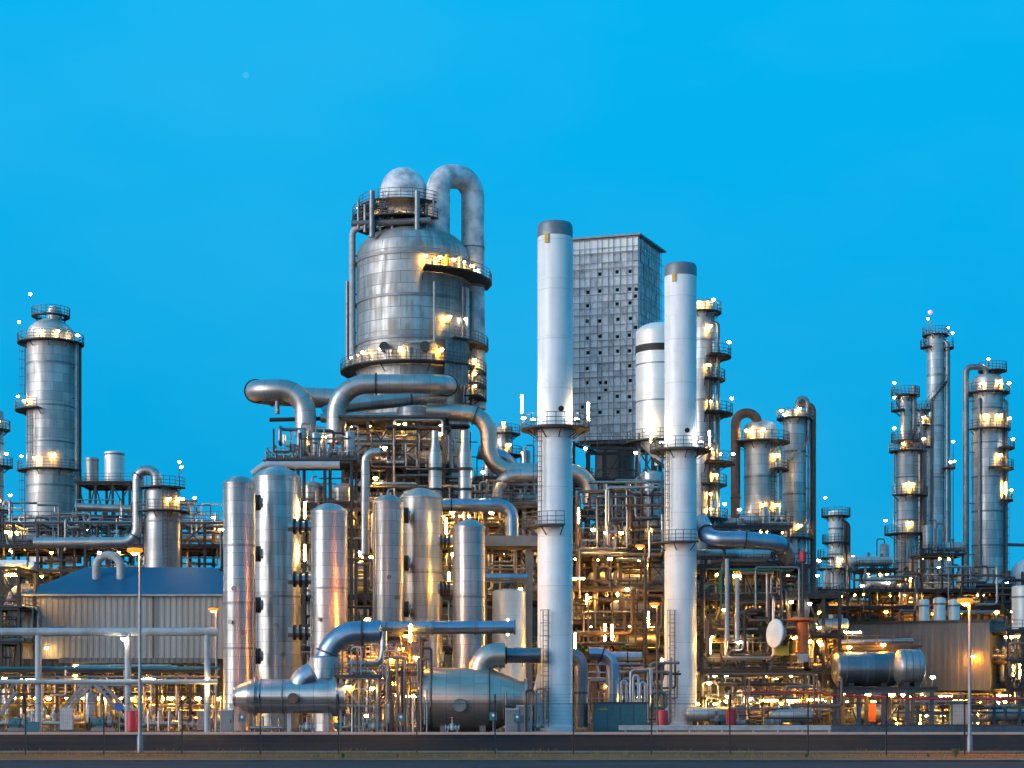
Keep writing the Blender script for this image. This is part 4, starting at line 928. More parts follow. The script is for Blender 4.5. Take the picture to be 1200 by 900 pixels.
# teal container, guard rail, red drums, signs
d = 152; t = thing('teal_container', 'dark teal equipment container with vertical panel joints right of the tall chimney', 'container', W(727, 856, d))
x0, x1 = X(696, d), X(758, d); MB().box(((x0 + x1) / 2, d + 1.5, Z(824, d) / 2), (x1 - x0, 3, Z(824, d))).build('container_body', 'teal', t)
for i in range(4):
    x = x0 + (x1 - x0) * (i + .5) / 4; MB().box((x, d - .03, Z(824, d) / 2), ((x1 - x0) / 4 - .12, .06, Z(824, d) - .35)).build('door', 'teal', t)
MB().box((X(707, d), d - .07, Z(831, d)), (.75, .02, .09)).build('stripe', 'yellow', t)
MB().box(((x0 + x1) / 2, d + 1.5, Z(824, d) + .05), (x1 - x0 + .3, 3.3, .1)).build('roof', 'steel', t)
for px_, h in ((728, 798), (742, 792), (750, 800)): MB().tube([W(px_, 824, d + 1), W(px_, h, d + 1), W(px_ + 6, h, d + 1), W(px_ + 6, 824, d + 1)], .13, 10, .3).build('vent_pipe', 'pipe_blue', t)
d = 146; t = thing('guard_rail', 'pale low guard rail on short posts along the kerb at right of centre', 'guard rail', (X(850, d), d, 0))
b = MB(); za, zb = Z(855.5, d), Z(850, d); b.box((X(850, d), d, (za + zb) / 2), (X(975, d) - X(725, d), .08, zb - za)); b.box((X(850, d), d - .05, (za + zb) / 2 + .08), (X(975, d) - X(725, d), .06, .08)); b.build('beam', 'steel_lt', t)
for px_ in (733, 770, 808, 846, 883, 912, 940, 972): MB().box((X(px_, d), d + .1, za / 2 + .05), (.14, .12, za + .1)).build('post', 'steel_lt', t)
def red_drum(px, lb, d=149.):
    t = thing('hose_reel_box', lb, 'hose cabinet', (X(px, d), d, 0)); MB().lathe([(.42, .2), (.5, .25), (.5, 1.75), (.42, 1.9), (0, 1.9)], 18, (X(px, d), d, 0)).build('drum', 'red', t); MB().bar((X(px, d), d, 0), (X(px, d), d, .25), .2).build('stand', 'steel', t)
red_drum(776, 'round red hose cabinet at the foot of the short white chimney'); red_drum(155, 'round red hose cabinet by the slim street lamp at left', 143.); red_drum(857, 'round red hose cabinet right of the short white chimney', 165.)
d = 143; t = thing('round_sign', 'round blue sign on a thin post below the left pipe bridge', 'sign', (X(140, d), d, 0)); MB().bar((X(140, d), d, 0), (X(140, d), d, 2.6), .07).build('post', 'galv', t); MB().cyl((X(140, d), d - .06, 2.2), (X(140, d), d - .1, 2.2), .34, 24).build('sign_disc', 'blue', t)
t = thing('green_bin', 'low green bin at the foot of the left pipe bridge post', 'bin', (X(38, 143), 143, 0)); MB().box((X(38, 143), 143, .45), (1.15, .8, .9)).build('bin_body', 'teal', t); MB().box((X(38, 143), 143, .95), (1.25, .9, .1)).build('lid', 'teal', t)

# ================================================================== LEFT SHED AND PIPE BRIDGE
def shed():
    d = 184.0; dep = 13; x0, x1 = X(27, d), X(300, d); t = thing('blue_roofed_shed', 'beige profiled sheet shed raised on columns under a hipped blue roof', 'shed', ((x0 + x1) / 2, d, 0))
    ze, zr, zf = Z(697, d), Z(664, d + 4), Z(772, d)
    b = MB(); corrugated(b, (x0, d), (x1, d), zf, ze, .62, .04, (0, -1, 0)); b.box(((x0 + x1) / 2, d + dep / 2, (ze + zf) / 2), (x1 - x0 - .3, dep - .3, ze - zf - .02)); corrugated(b, (x0, d + dep), (x0, d), zf, ze, .62, .04, (-1, 0, 0)); b.build('wall', 'sheet_tan', t)
    b = MB(); e = .35; hx = 5.3
    b.v = [(x0 - e, d - e, ze), (x1 + e, d - e, ze), (x1 + e, d + dep + e, ze), (x0 - e, d + dep + e, ze), (x0 + hx, d + 5, zr), (x1 - hx, d + 5, zr)]
    for q in ((0, 1, 5, 4), (1, 2, 5), (2, 3, 4, 5), (3, 0, 4), (3, 2, 1, 0)): b.face(q)
    b.build('roof', 'blue_roof', t)
    b = MB(); b.box(((x0 + x1) / 2, d - e - .05, ze - .06), (x1 - x0 + .7, .14, .18)); b.build('gutter', 'steel_lt', t)
    xd = X(180, d); MB().bar((xd, d - .22, zf), (xd, d - .22, ze - .1), .12).build('downpipe', 'steel', t)
    b = MB(); xa, xb = X(72, d), X(256, d); za, zb = Z(777, d), zf + .05; corrugated(b, (xa + .5, d - 1.6), (xb, d - 1.6), za, zb, .62, .04, (0, -1, 0))
    for k in range(6):
        t0, t1 = math.pi / 2 * k / 6, math.pi / 2 * (k + 1) / 6; n_ = len(b.v); P0 = (xa + .5 - .5 * math.sin(t0), d - 1.1 - .5 * math.cos(t0)); P1 = (xa + .5 - .5 * math.sin(t1), d - 1.1 - .5 * math.cos(t1))
        b.v += [(P1[0], P1[1], za), (P0[0], P0[1], za), (P0[0], P0[1], zb), (P1[0], P1[1], zb)]; b.face((n_, n_ + 1, n_ + 2, n_ + 3))
    b.box(((xa + xb) / 2 + .3, d + 1.3, (za + zb) / 2), (xb - xa - .7, 5.6, zb - za - .02)); b.build('lower_wall', 'sheet', t)
    for i in range(6): x = x0 + .4 + (x1 - x0 - .8) * i / 5; MB().bar((x, d + .5, 0), (x, d + .5, zf + .02), .4).build('column', 'steel', t); MB().bar((x, d + dep - .5, 0), (x, d + dep - .5, zf + .02), .4).build('column', 'steel', t)
    for px_, py_, k in ((95, 777, 'strip_yellow'), (112, 778, 'strip_yellow'), (60, 781, 'yellow'), (150, 780, 'warm'), (190, 782, 'yellow'), (230, 779, 'strip_yellow'), (55, 756, 'warm')): lamp(t, px_, py_ + 3, d - 1, k)
    MB().tube([(X(105, d), d + 3, ze + .5), (X(105, d), d + 3, Z(648, d)), (X(134, d), d + 3, Z(648, d)), (X(134, d), d + 3, ze + 1)], .45, 14, 1.4).build('vent_pipe', 'steel_lt', t)
shed()
def bridge():
    d = 143.0; t = thing('pipe_bridge', 'low pipe bridge of pale blue pipes on round posts in front of the shed', 'pipe bridge', (X(120, d), d, 0)); xa, xb = X(-60, d), X(256, d)
    for px_ in (-45, 45, 150, 243): MB().lathe([(.33, 0), (.33, .08), (.26, .1), (.26, Z(744, d))], 18, (X(px_, d), d, 0)).build('post', 'steel_lt', t)
    MB().tube([(xa, d, Z(740.5, d)), (xb, d, Z(740.5, d))], .33, 16).build('upper_pipe', 'steel_lt', t)
    MB().tube([(xa, d - .4, Z(799, d)), (xb, d - .4, Z(799, d))], .2, 12).build('lower_pipe', 'steel_lt', t)
    MB().tube([(xa, d + .5, Z(783, d)), (xb, d + .5, Z(783, d))], .13, 10).build('middle_pipe', 'teal', t)
    MB().tube([(xa, d + .5, Z(793, d)), (xb, d + .5, Z(793, d))], .08, 8).build('middle_pipe', 'galv', t)
    lamp(t, 145, 748, d - .45, 'flood'); lamp(t, 243, 805, d - .4, 'tube_warm')
bridge()
fr = frame('stair_rack', 'low steel frame with stairs at ground level under the blue roofed shed', -50, 262, 160, 18, [812, 786], 8, 3, None, 'steel', .25, .2, decks=(1,), stairs=((1, 0), (3, 0)), braces=((2, 0, 'a'), (5, 0, 'x'), (6, 0, '/'), (4, 1, '\\')))
strew_lamps(fr, 26, ['yellow', 'warm', 'strip_yellow', 'yellow', 'tube_yellow'], [0, 1], .8); strew_lamps(fr, 16, ['yellow', 'yellow', 'warm'], [0], .1)  # second call adds low front lamps to cast more yellow light
for p_, q_ in (((58, 850), (104, 796)), ((66, 850), (112, 796)), ((106, 796), (150, 846)), ((116, 796), (160, 846))): MB().bar(W(*p_, 157), W(*q_, 157), .2, .3).build('brace', 'galv', fr['root'])
WH = 'under blue roofed shed'
equip(fr, -1, WH, ['pump', 'valve', 'control_cabinet', 'upright_drum', 'pipe_manifold', 'horizontal_drum', 'heat_exchanger', 'instrument_box'], 26, 0, 1)
equip(fr, -1, WH, ['pump', 'valve', 'control_cabinet', 'upright_drum', 'pipe_manifold'], 14, -.4, 0)
maze('ground level ' + WH, -5, 262, 780, 852, 158, 176, 70, (.05, .17), ('galv', 'brown', 'steel', 'pipe_steel', 'yellow', 'pipe_pink'))

# ================================================================== LEFT BACKGROUND
fr = frame('pipe_rack', 'dark steel pipe rack behind the blue roofed shed', -40, 268, 205, 12, [700, 668, 640, 612], 11, 3, None, 'steel', .3, .26, decks=(0, 2), rails=(2, 3), braces=((1, 2, 'x'), (4, 3, 'v'), (7, 2, 'x'), (9, 3, 'x'), (6, 3, '/')))
WR = 'dark rack behind blue roofed shed'
for li in range(4): rack_pipes(fr, li, WR, 5 if li != 3 else 3, mats=('pipe_steel', 'galv', 'pipe_dark', 'pipe_pink', 'brown'))
maze(WR, -5, 262, 585, 665, 204, 216, 60, (.06, .2)); strew_lamps(fr, 26, ['yellow', 'white', 'warm', 'yellow', 'strip_yellow'], None, .5)
equip(fr, 2, 'on ' + WR, ['upright_drum', 'horizontal_drum', 'heat_exchanger', 'valve', 'pipe_manifold'], 9); equip(fr, 0, 'on ' + WR, ['upright_drum', 'horizontal_drum', 'heat_exchanger', 'pipe_manifold'], 9)
def mast(px, py, d, kind, lb, base=None, rt=None):
    t = thing('lamp_mast', lb, 'lamp', (X(px, d), d, base or 0), None); MB().bar((X(px, d), d, base or 0), (X(px, d), d, Z(py, d) - .1), .09).build('mast', 'rail', t)
    share('lamp', LM[kind], t, W(px, py, d))
for px_, py_, lb in ((210, 541, 'white lamp on a thin mast above the gooseneck vessel at left'), (228, 583, 'white lamp on a thin mast right of the gooseneck vessel'), (250, 606, 'white lamp on a mast just left of the leftmost tall vessel'), (12, 580, 'white lamp on a mast near the left edge above the rack')): mast(px_, py_, 206, 'white', lb, Z(612, 205))
column('left_column', 'tall silver column with three railed platforms at far left', 'column', 59.5, 55, 374, 660, 230, 'alu_far', .75,
       plats=((404, 0, 360, 1.2, ((-150, 'white', 2.6), (-100, 'warm', 1.2, .4), (-60, 'warm', 1.2, .4), (-20, 'warm', 1.0))), (483, 150, 262, 1.5, ((175, 'white', 2.2), (215, 'yellow', 1.2, .5))), (553, 165, 350, 1.2, ((170, 'white', 2.2), (-110, 'yellow', 1.5, .4), (-70, 'yellow', 1.9, .4))), (372, 0, 360, -.6, ((-150, 'white', 2.8, -.4),))),
       bands=(428, 478, 520, 571), pipes=((-12, .35, .28, 660, 402, 'galv'), (10, .5, .18, 660, 402, 'brown')), lad=((205, 483, 404), (238, 553, 483), (200, 640, 553)), group=None)
pr = bpy.data.objects['left_column']; MB().lathe([(1.0, Z(378, 230)), (1.0, Z(366, 230)), (.75, Z(360, 230)), (0, Z(359, 230))], 20, (X(64, 230), 230, 0)).build('top_nozzle', 'alu_far', pr)
column('gooseneck_vessel', 'silver vessel behind the blue roof fed by a gooseneck pipe', 'vessel', 190, 42, 570, 672, 199, 'alu_dark', .35, plats=((601, 220, 390, 1.1, ((300, 'yellow', 1.4, .4), (350, 'yellow', 1.6, .4))), (573, 180, 360, .6, ((340, 'white', 2.4),))), bands=(612,), lad=((-70, 665, 575),))
pipe('gooseneck_pipe', 'silver gooseneck pipe curving down and left from the small vessel behind the shed', [(184, 580, 198), (184, 551, 198), (161, 551, 198), (161, 635, 198), (40, 636, 198)], 1.15, 'pipe_steel', 1.6, (.2, .5), seg=22)
fr = frame('drum_stand', 'steel stand carrying two small upright drums behind the left column', 92, 152, 222, 6, [640, 606, 566], 3, 2, 660, 'steel', .28, .26, decks=(2, 1), rails=(2,), braces=((0, 1, 'x'), (1, 2, 'v'), (2, 2, 'x'), (0, 2, 'v')))
for cx, w, yt, lb, m in ((108, 15, 536, 'smaller grey upright drum on the steel stand at left', 'alu_dark'), (134, 23, 529, 'larger pale upright drum on the steel stand at left', 'white_clad')): column('upright_drum', lb, 'drum', cx, w, yt, 565, 224, m, .12, bands=(yt + 4,), band_mat='cap')
pipe('horizontal_pipe', 'pinkish thick pipe under the two upright drums at left', [(88, 594, 218), (160, 597, 218)], 1.0, 'pipe_pink', 1, seg=16)
column('edge_column', 'brownish column cut by the left edge of the picture', 'column', -6, 20, 480, 660, 215, 'alu_pink', .4, plats=((505, 0, 360, .8, ((-60, 'warm', 1.0),)), (548, 0, 360, 1.1, ((-30, 'white', 1.6),)), (600, 0, 360, 1.1, ((-60, 'yellow', 1.2),))), bands=(520, 570))
fr2 = frame('pipe_rack', 'pipe rack with pale top pipe at the left edge before the shed', -40, 22, 178, 6, [752, 712, 664], 3, 2, None, 'steel', .3, .25, decks=(0, 1), rails=(1,), braces=((1, 1, 'x'), (2, 2, 'x')))
rack_pipes(fr2, 2, 'pipe rack at the left edge', 2, (.3, .42), ('white', 'pipe_blue')); rack_pipes(fr2, 1, 'pipe rack at the left edge', 4); rack_pipes(fr2, 0, 'pipe rack at the left edge', 4, mats=('pipe_pink', 'galv', 'brown')); strew_lamps(fr2, 7, ['yellow', 'strip_yellow', 'warm'])
maze('pipe rack at the left edge', -20, 26, 664, 800, 178, 186, 18)
pipe('edge_elbow', 'pale elbow pipe left of the shed wall', [(22, 690, 180), (10, 700, 180), (10, 712, 180), (26, 722, 180)], .9, 'steel_lt', 1, seg=16)
# ================================================================== CENTRAL FRAME
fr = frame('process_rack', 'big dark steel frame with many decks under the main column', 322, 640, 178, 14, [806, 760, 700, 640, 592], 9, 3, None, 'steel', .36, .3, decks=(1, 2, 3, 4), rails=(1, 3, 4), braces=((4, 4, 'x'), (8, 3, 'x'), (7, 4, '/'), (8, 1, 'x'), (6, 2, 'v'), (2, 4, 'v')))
fru = frame('steel_tower', 'narrow upper steel tower crossing with braces right under the fat arching pipes', 402, 520, 180, 10, [544, 516, 490], 4, 3, 592, 'steel', .32, .28, decks=(0, 2), rails=(0,), braces=((0, 1, 'x'), (1, 2, 'v'), (2, 1, 'x'), (3, 2, 'x'), (1, 0, 'x'), (3, 0, 'v'), (0, 0, '/')))
UF = 'upper steel tower under arching pipes'
equip(fru, 0, 'on lowest level of ' + UF, ['upright_drum', 'horizontal_drum', 'heat_exchanger', 'valve', 'pipe_manifold'], 5, .05, .6); rack_pipes(fru, 1, UF, 3); strew_lamps(fru, 7, ['yellow', 'white', 'warm'], [1, 2], .3)
maze(UF, 402, 560, 492, 592, 179, 188, 40, (.06, .22), ('galv', 'pipe_steel', 'pipe_dark', 'brown', 'steel', 'pipe_pink'))
CF = 'dark frame under main column'
for li in (1, 2, 3, 4): rack_pipes(fr, li, CF, 3, (.1, .32), ('pipe_steel', 'pipe_pink', 'pipe_dark', 'galv'))
for li, n in ((4, 10), (3, 9), (2, 8), (1, 8)): equip(fr, li, f'on {lvl(fr, li)} level of ' + CF, ['upright_drum', 'horizontal_drum', 'heat_exchanger', 'valve', 'pipe_manifold', 'pump'], n, .05, .7)
equip(fr, -1, 'on the ground under the main column', ['pump', 'horizontal_drum', 'upright_drum', 'pipe_manifold', 'control_cabinet', 'valve'], 16, 0, .8)
maze(CF, 325, 640, 560, 700, 177, 188, 170, (.06, .22), ('galv', 'pipe_steel', 'pipe_dark', 'brown', 'steel', 'pipe_pink')); maze(CF, 325, 640, 700, 850, 172, 186, 60)
strew_lamps(fr, 26, ['yellow', 'warm', 'yellow', 'white', 'tube_yellow', 'strip_yellow'], [1, 2, 3, 4], .4); strew_lamps(fr, 12, ['yellow', 'warm', 'white'], [3, 4], .3)
for a in ((357, 598, -14.5, 'tube_warm'), (357, 648, -14.5, 'tube_warm'), (523, 617, -12, 'tube_warm'), (526, 680, -12, 'tube_yellow'), (595, 735, -14, 'tube_warm'), (612, 770, -14, 'yellow'), (360, 512, -1, 'yellow'), (380, 512, -1, 'yellow'), (410, 510, -1, 'white'), (516, 508, -1.5, 'yellow'), (530, 600, -2, 'yellow'), (598, 600, -3, 'yellow'), (610, 690, -3, 'warm'), (440, 560, -1, 'yellow'), (566, 553, -1, 'warm'), (430, 600, -2, 'yellow')): lamp(fr['root'], a[0], a[1], 178 + a[2], a[3])
column('process_reactor', 'dull pinkish reactor inside the dark frame below the main column', 'reactor', 488, 46, 476, 640, 187, 'alu_pink', .2, bands=(520, 552, 580), band_mat='steel')
fr = frame('loop_stand', 'small railed steel platform carrying the fat looping pipe', 318, 412, 172.5, 5, [600, 540], 3, 2, None, 'steel', .3, .28, decks=(1,), rails=(1,), braces=((0, 1, 'x'),))
equip(fr, 1, 'on the small railed platform under the looping pipe', ['valve', 'pipe_manifold', 'upright_drum', 'instrument_box'], 7, .1, .9); strew_lamps(fr, 3, ['yellow', 'white'])
maze('small railed platform under the looping pipe', 320, 412, 500, 545, 172, 178, 16, (.06, .2))
pipe('spring_hanger', 'short grey hanger under the fat looping pipe', [(325, 470, 186), (325, 485, 186)], .5, 'galv', seg=12); pipe('support_beam', 'thin steel beam supporting the fat looping pipe', [(316, 492, 187), (400, 490, 187)], .45, 'steel', seg=8, cat='beam')
# pale tank by the tall chimney, concrete frame behind the vessels
column('storage_tank', 'pale pinkish tank low behind the header pipe, left of the tall chimney', 'tank', 597, 40, 690, None, 172, 'white_clad', .2)
t = thing('concrete_table', 'grey concrete table frame behind the shortest vessel', 'concrete frame', W(600, 640, 170)); MB().box((X(592, 170), 173, Z(633, 170)), (7.5, 5, 1.0)).build('slab', 'conc', t)
for px_ in (566, 620): MB().box((X(px_, 170), 172, Z(633, 170) / 2 - .3), (.7, .7, Z(633, 170) - .62)).build('leg', 'conc', t)
pipe('suction_pipe', 'bluish pipe under the concrete table behind the shortest vessel', [(566, 677, 168), (618, 677, 168)], .8, 'pipe_blue', seg=16)

for a in ((470, 760, -26, 'orange'), (462, 800, -27, 'orange')): lamp(fr['root'] if False else bpy.data.objects['ladder_rack'], a[0], a[1], 178 + a[2], a[3])
# ================================================================== MIDDLE (between and behind the chimneys)
fr = frame('process_rack', 'brown steel frame between the two white chimneys', 668, 786, 180, 12, [808, 768, 728, 690, 648], 4, 3, None, 'brown', .36, .32, decks=(1, 2, 3, 4), rails=(2, 4), braces=((0, 3, 'v'), (1, 2, 'v'), (2, 3, 'x'), (3, 4, 'x'), (2, 1, 'x')))
MF = 'brown frame between white chimneys'
for li in (1, 2, 3, 4): rack_pipes(fr, li, MF, 3, (.1, .28), ('galv', 'pipe_pink', 'pipe_dark', 'brown')); equip(fr, li, f'on {lvl(fr, li)} level of ' + MF, ['upright_drum', 'horizontal_drum', 'heat_exchanger', 'valve', 'pipe_manifold', 'pump'], 4, .05, .6)
equip(fr, -1, 'on the ground between the white chimneys', ['pump', 'pipe_manifold', 'control_cabinet', 'upright_drum', 'valve'], 6, -.6, .3)
maze(MF, 670, 786, 560, 770, 177, 190, 130, (.06, .2), ('galv', 'pipe_steel', 'pipe_dark', 'brown', 'rust', 'pipe_pink', 'steel')); maze('ground level ' + MF, 670, 800, 770, 850, 158, 172, 26, (.06, .15), ('pipe_blue', 'pipe_dark', 'galv', 'steel', 'teal'))
strew_lamps(fr, 16, ['yellow', 'warm', 'yellow', 'tube_yellow'], [1, 2, 3, 4], .3)
for a in ((674, 751, -8, 'tube_yellow'), (717, 741, -4, 'tube_yellow'), (760, 726, -6, 'tube_yellow'), (678, 604, -4, 'tube_yellow'), (686, 525, 10, 'warm'), (710, 624, -2, 'white'), (728, 624, -2, 'yellow'), (695, 620, -2, 'yellow'), (749, 817, -24, 'yellow'), (690, 700, -1, 'yellow'), (735, 690, -1, 'warm'), (676, 678, -6, 'strip_yellow'), (745, 530, 8, 'white')): lamp(fr['root'], a[0], a[1], 180 + a[2], a[3])
pipe('green_pipe', 'dark green vertical pipe in the brown frame between the chimneys', [(731, 760, 179), (731, 575, 196)], .45, 'green', seg=12)
# white banded vessel with cone
def cone_vessel():
    d = 190; r = 27 * S(d); x = X(772, d); t = thing('banded_vessel', 'white vessel with one black band and conical bottom behind the short chimney', 'vessel', (x, d, Z(545, d)))
    MB().lathe([(.45, Z(546, d)), (.5, Z(538, d)), (r, Z(516, d)), (r, Z(392, d))] + [(a, Z(392, d) + h) for a, h in dome(r, r * .5)[1:]], 44, (x, d, 0)).build('shell', 'white_clad', t)
    MB().lathe([(r, 0), (r + .05, 0), (r + .05, .75), (r, .75)], 44, (x, d, Z(415, d))).build('black_band', 'black', t)
    for y in (430, 473): MB().lathe([(r, 0), (r + .04, 0), (r + .04, .14), (r, .14)], 44, (x, d, Z(y, d))).build('band', 'galv', t)
    p = ring_platform(t, (x, d, Z(520, d)), r + .05, r + 1.0, 170, 300); share('tube_light', LM['tube_warm'], p, (x - r * .55, d - r - .3, Z(505, d)))
    for k in range(4): a = .5 + k * 1.57; MB().bar((x + math.cos(a) * r, d + math.sin(a) * r, 0), (x + math.cos(a) * r, d + math.sin(a) * r, Z(510, d)), .3).build('leg', 'steel_blue', t)
    MB().tube([(x - .6, d - 1, Z(540, d)), (x + 1.5, d - 3, Z(560, d)), (x + 2, d - 3, Z(600, d))], .2, 10, 2).build('hose', 'black', t)
cone_vessel()
column('lower_vessel', 'slim grey vessel below the white banded vessel with cone', 'vessel', 765, 30, 552, 740, 186, 'alu', .3, plats=((636, 170, 330, .6, ((250, 'yellow', 1.5, .3),)),), bands=(592, 655, 690), pipes=((190, .3, .15, 720, 560, 'galv'),), lad=((-50, 700, 560),))
column('platform_column', 'slim column crowded with lit platforms just right of the short chimney', 'column', 824, 27, 352, 680, 200, 'alu_far', .4,
       plats=((368, 0, 360, .8, ((-60, 'warm', 1.3), (-110, 'yellow', 1.0, .4))), (420, -80, 60, 1.9, ((-70, 'warm', 3.4, .5), (10, 'white', 2.0))), (447, -90, 40, 1.2, ((-75, 'yellow', 1.6, .4),)), (487, -90, 60, 2.1, ((-70, 'yellow', 1.4, .4), (0, 'white', 2.0))), (545, -90, 60, 2.4, ((-70, 'yellow', 1.6, .4), (-20, 'warm', 1.2, .6), (10, 'white', 1.4))), (570, -100, 40, 1.4, ((-70, 'yellow', -1, .4), (-40, 'yellow', 1.2, .4))), (610, -100, 30, 1.5, ((-70, 'yellow', 1.2, .4), (-30, 'white', 1.8)))),
       bands=(400, 470, 520), pipes=((-30, .3, .22, 660, 380, 'galv'), (-75, .3, .15, 660, 430, 'brown')), lad=((-50, 487, 370), (-60, 610, 487)))

# ================================================================== RIGHT CLUSTER
column('gooseneck_column', 'stout silver column with a railed top between brown gooseneck and spiral stair column', 'column', 891, 38, 492, 690, 212, 'alu_far', .55,
       plats=((520, 0, 360, 1.6, ((-40, 'white', 3.2), (-90, 'warm', 1.4, .5), (-140, 'yellow', 1.4, .5), (10, 'yellow', -1.4, .5))), (552, -60, 40, 1.5, ((-40, 'yellow', 1.8, .3),)), (612, 0, 360, 1.3, ((-90, 'yellow', 2.0, .4), (-40, 'yellow', 2.0, .4), (-150, 'white', 1.4)))), bands=(560,), pipes=((-20, .3, .2, 680, 520, 'galv'),), lad=((-55, 612, 520),))
pipe('brown_gooseneck', 'rust brown gooseneck pipe left of the stout silver column', [(862, 640, 211), (862, 484, 211), (888, 484, 211), (888, 500, 211)], 1.15, 'rust', 1.35, (.3,), seg=20)
t = column('spiral_column', 'slim silver column with a spiral stair, right of the stout column', 'column', 931, 27, 480, 700, 218, 'alu_far', .3, plats=((492, 0, 360, .8, ((-80, 'warm', 1.2, .3), (10, 'white', 1.8), (-150, 'warm', 1.0))), (632, 0, 360, .9, ((-80, 'yellow', 1.6, .3), (-140, 'warm', 1.6)))), bands=(530, 580), pipes=((5, .55, .38, 700, 474, 'brown'), (-30, .25, .15, 700, 490, 'galv')))
helix(t, (X(931, 218), 218), 13.5 * S(218), Z(640, 218), Z(494, 218), 1.6, -150, 'steel_lt')
MB().tube([W(935, 480, 218), W(935, 467, 218), W(946, 467, 218), W(946, 520, 218)], .32, 14, .6).build('overhead_pipe', 'galv', t)
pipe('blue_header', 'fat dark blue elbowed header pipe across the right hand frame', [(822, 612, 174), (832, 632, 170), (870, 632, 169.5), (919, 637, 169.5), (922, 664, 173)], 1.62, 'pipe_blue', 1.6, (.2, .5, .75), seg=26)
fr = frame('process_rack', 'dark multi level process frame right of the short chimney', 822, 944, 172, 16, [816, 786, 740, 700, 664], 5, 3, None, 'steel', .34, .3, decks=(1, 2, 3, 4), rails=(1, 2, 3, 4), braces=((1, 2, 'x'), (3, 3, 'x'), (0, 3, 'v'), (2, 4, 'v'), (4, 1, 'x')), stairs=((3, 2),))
frx = frame('process_rack', 'lower dark steel rack beside the orange valve actuator at right', 946, 984, 172, 14, [816, 786, 745, 698], 2, 3, None, 'steel', .3, .28, decks=(1, 2, 3), rails=(1, 3), braces=((0, 0, 'a'), (1, 2, '/'), (0, 3, 'x')))
strew_lamps(frx, 6, ['yellow', 'warm', 'orange', 'white']); equip(frx, 1, 'in the rack beside orange actuator', ['valve', 'pipe_manifold', 'upright_drum'], 3, .05, .6); equip(frx, 2, 'on middle deck beside orange actuator', ['valve', 'pipe_manifold', 'horizontal_drum'], 3, .05, .6)
RF = 'dark frame right of short chimney'
for li in (1, 2, 3, 4): rack_pipes(fr, li, RF, 4, (.1, .3), ('pipe_steel', 'pipe_pink', 'pipe_dark', 'galv', 'brown')); equip(fr, li, f'on {lvl(fr, li)} level of ' + RF, ['upright_drum', 'horizontal_drum', 'heat_exchanger', 'valve', 'pipe_manifold', 'pump', 'control_cabinet'], 7, .05, .7)
equip(fr, -1, 'on the ground under the right hand frame', ['pump', 'horizontal_drum', 'upright_drum', 'pipe_manifold', 'control_cabinet', 'valve'], 16, -.4, .6)
maze(RF, 822, 944, 640, 786, 170, 186, 170, (.06, .2), ('galv', 'pipe_steel', 'pipe_dark', 'brown', 'green', 'pipe_pink', 'steel', 'steel')); maze('ground level under the right hand frame', 822, 985, 790, 850, 166, 180, 60)
strew_lamps(fr, 20, ['yellow', 'warm', 'yellow', 'white', 'strip_yellow'], [1, 2, 3, 4], .35)
strew_lamps(fr, 14, ['yellow', 'warm', 'strip_yellow'], [0], .5)
for a in ((866, 752, -1, 'flood'), (832, 757, -1, 'tube_yellow'), (853, 816, -2, 'yellow'), (879, 818, -2, 'flood'), (902, 821, -2, 'strip_yellow'), (930, 821, -2, 'strip_yellow'), (955, 820, -2, 'strip_yellow'), (831, 800, -1, 'warm'), (849, 714, -1, 'yellow'), (927, 705, -1, 'warm'), (949, 707, -1, 'white')): lamp(fr['root'], a[0], a[1], 172 + a[2], a[3])
# upright pale legs in front of the frame
for px_, y0, lb in ((852, 655, 'left pale post rising in front of the right hand frame'), (864, 676, 'right pale post rising in front of the right hand frame')): t = pipe('pale_post', lb, [(px_, 752, 170), (px_, y0, 170)], .42, 'steel_lt', seg=12, cat='post')
fu = frame('equipment_table', 'small grey steel table under the stout silver column above the blue header', 834, 924, 198, 8, [642, 618], 4, 2, None, 'steel_blue', .3, .3, decks=(1,), rails=(1,), braces=((0, 1, 'x'), (2, 1, 'v')))
equip(fu, 1, 'on small table under stout silver column', ['upright_drum', 'horizontal_drum', 'valve', 'pipe_manifold'], 6, .05, .5, (.7, 1)); strew_lamps(fu, 7, ['yellow', 'warm', 'yellow'], [0, 1], .2)
def dish():
    d = 168; c = W(907, 742, d); t = thing('dish_reflector', 'pale oval dish end facing sideways in the right hand frame', 'vessel', c); r = 16.5 * S(d)
    MB().lathe([(r * 1.03, -.2), (r * 1.03, -.05), (r, 0)] + [(a, h) for a, h in cap_head(r, r * .16, 6)[1:]], 32, c, (-.9, -.43, .06)).build('dished_head', 'white', t)
    MB().lathe([(0, -1.15), (r * .5, -1.0), (r * .95, -.15)], 32, c, (-.9, -.43, .06)).build('shell', 'alu', t)
    MB().box((c.x + .9, d + 1.2, c.z - r - .3), (1.2, 1.5, .9)).build('saddle', 'yellow', t)
dish()
def orange_valve():
    d = 169; x = X(941, d); t = thing('orange_actuator', 'bright orange upright valve actuator with wide round plate', 'valve', (x, d, Z(775, d)))
    b = MB(); b.lathe([(.55, 0), (.55, 1.6), (.72, 1.6), (.72, 1.75), (.6, 1.8), (.6, 2.9), (.35, 3.0)], 20, (x, d, Z(765, d))); b.build('body', 'rust_orange', t)
    MB().lathe([(0, 0), (1.45, 0), (1.45, .22), (0, .22)], 26, (x, d, Z(727, d))).build('round_plate', 'rust_orange', t)
    MB().cyl((x, d, Z(727, d) + .2), (x, d, Z(655, d)), .14, 10).build('stem', 'steel', t)
    MB().lathe([(.34, 0), (.34, .9), (.1, 1.1)], 14, (x, d, Z(658, d))).build('beacon', 'red', t)
    MB().box((x, d, Z(775, d) + .35), (.9, .9, .75)).build('base', 'steel_lt', t)
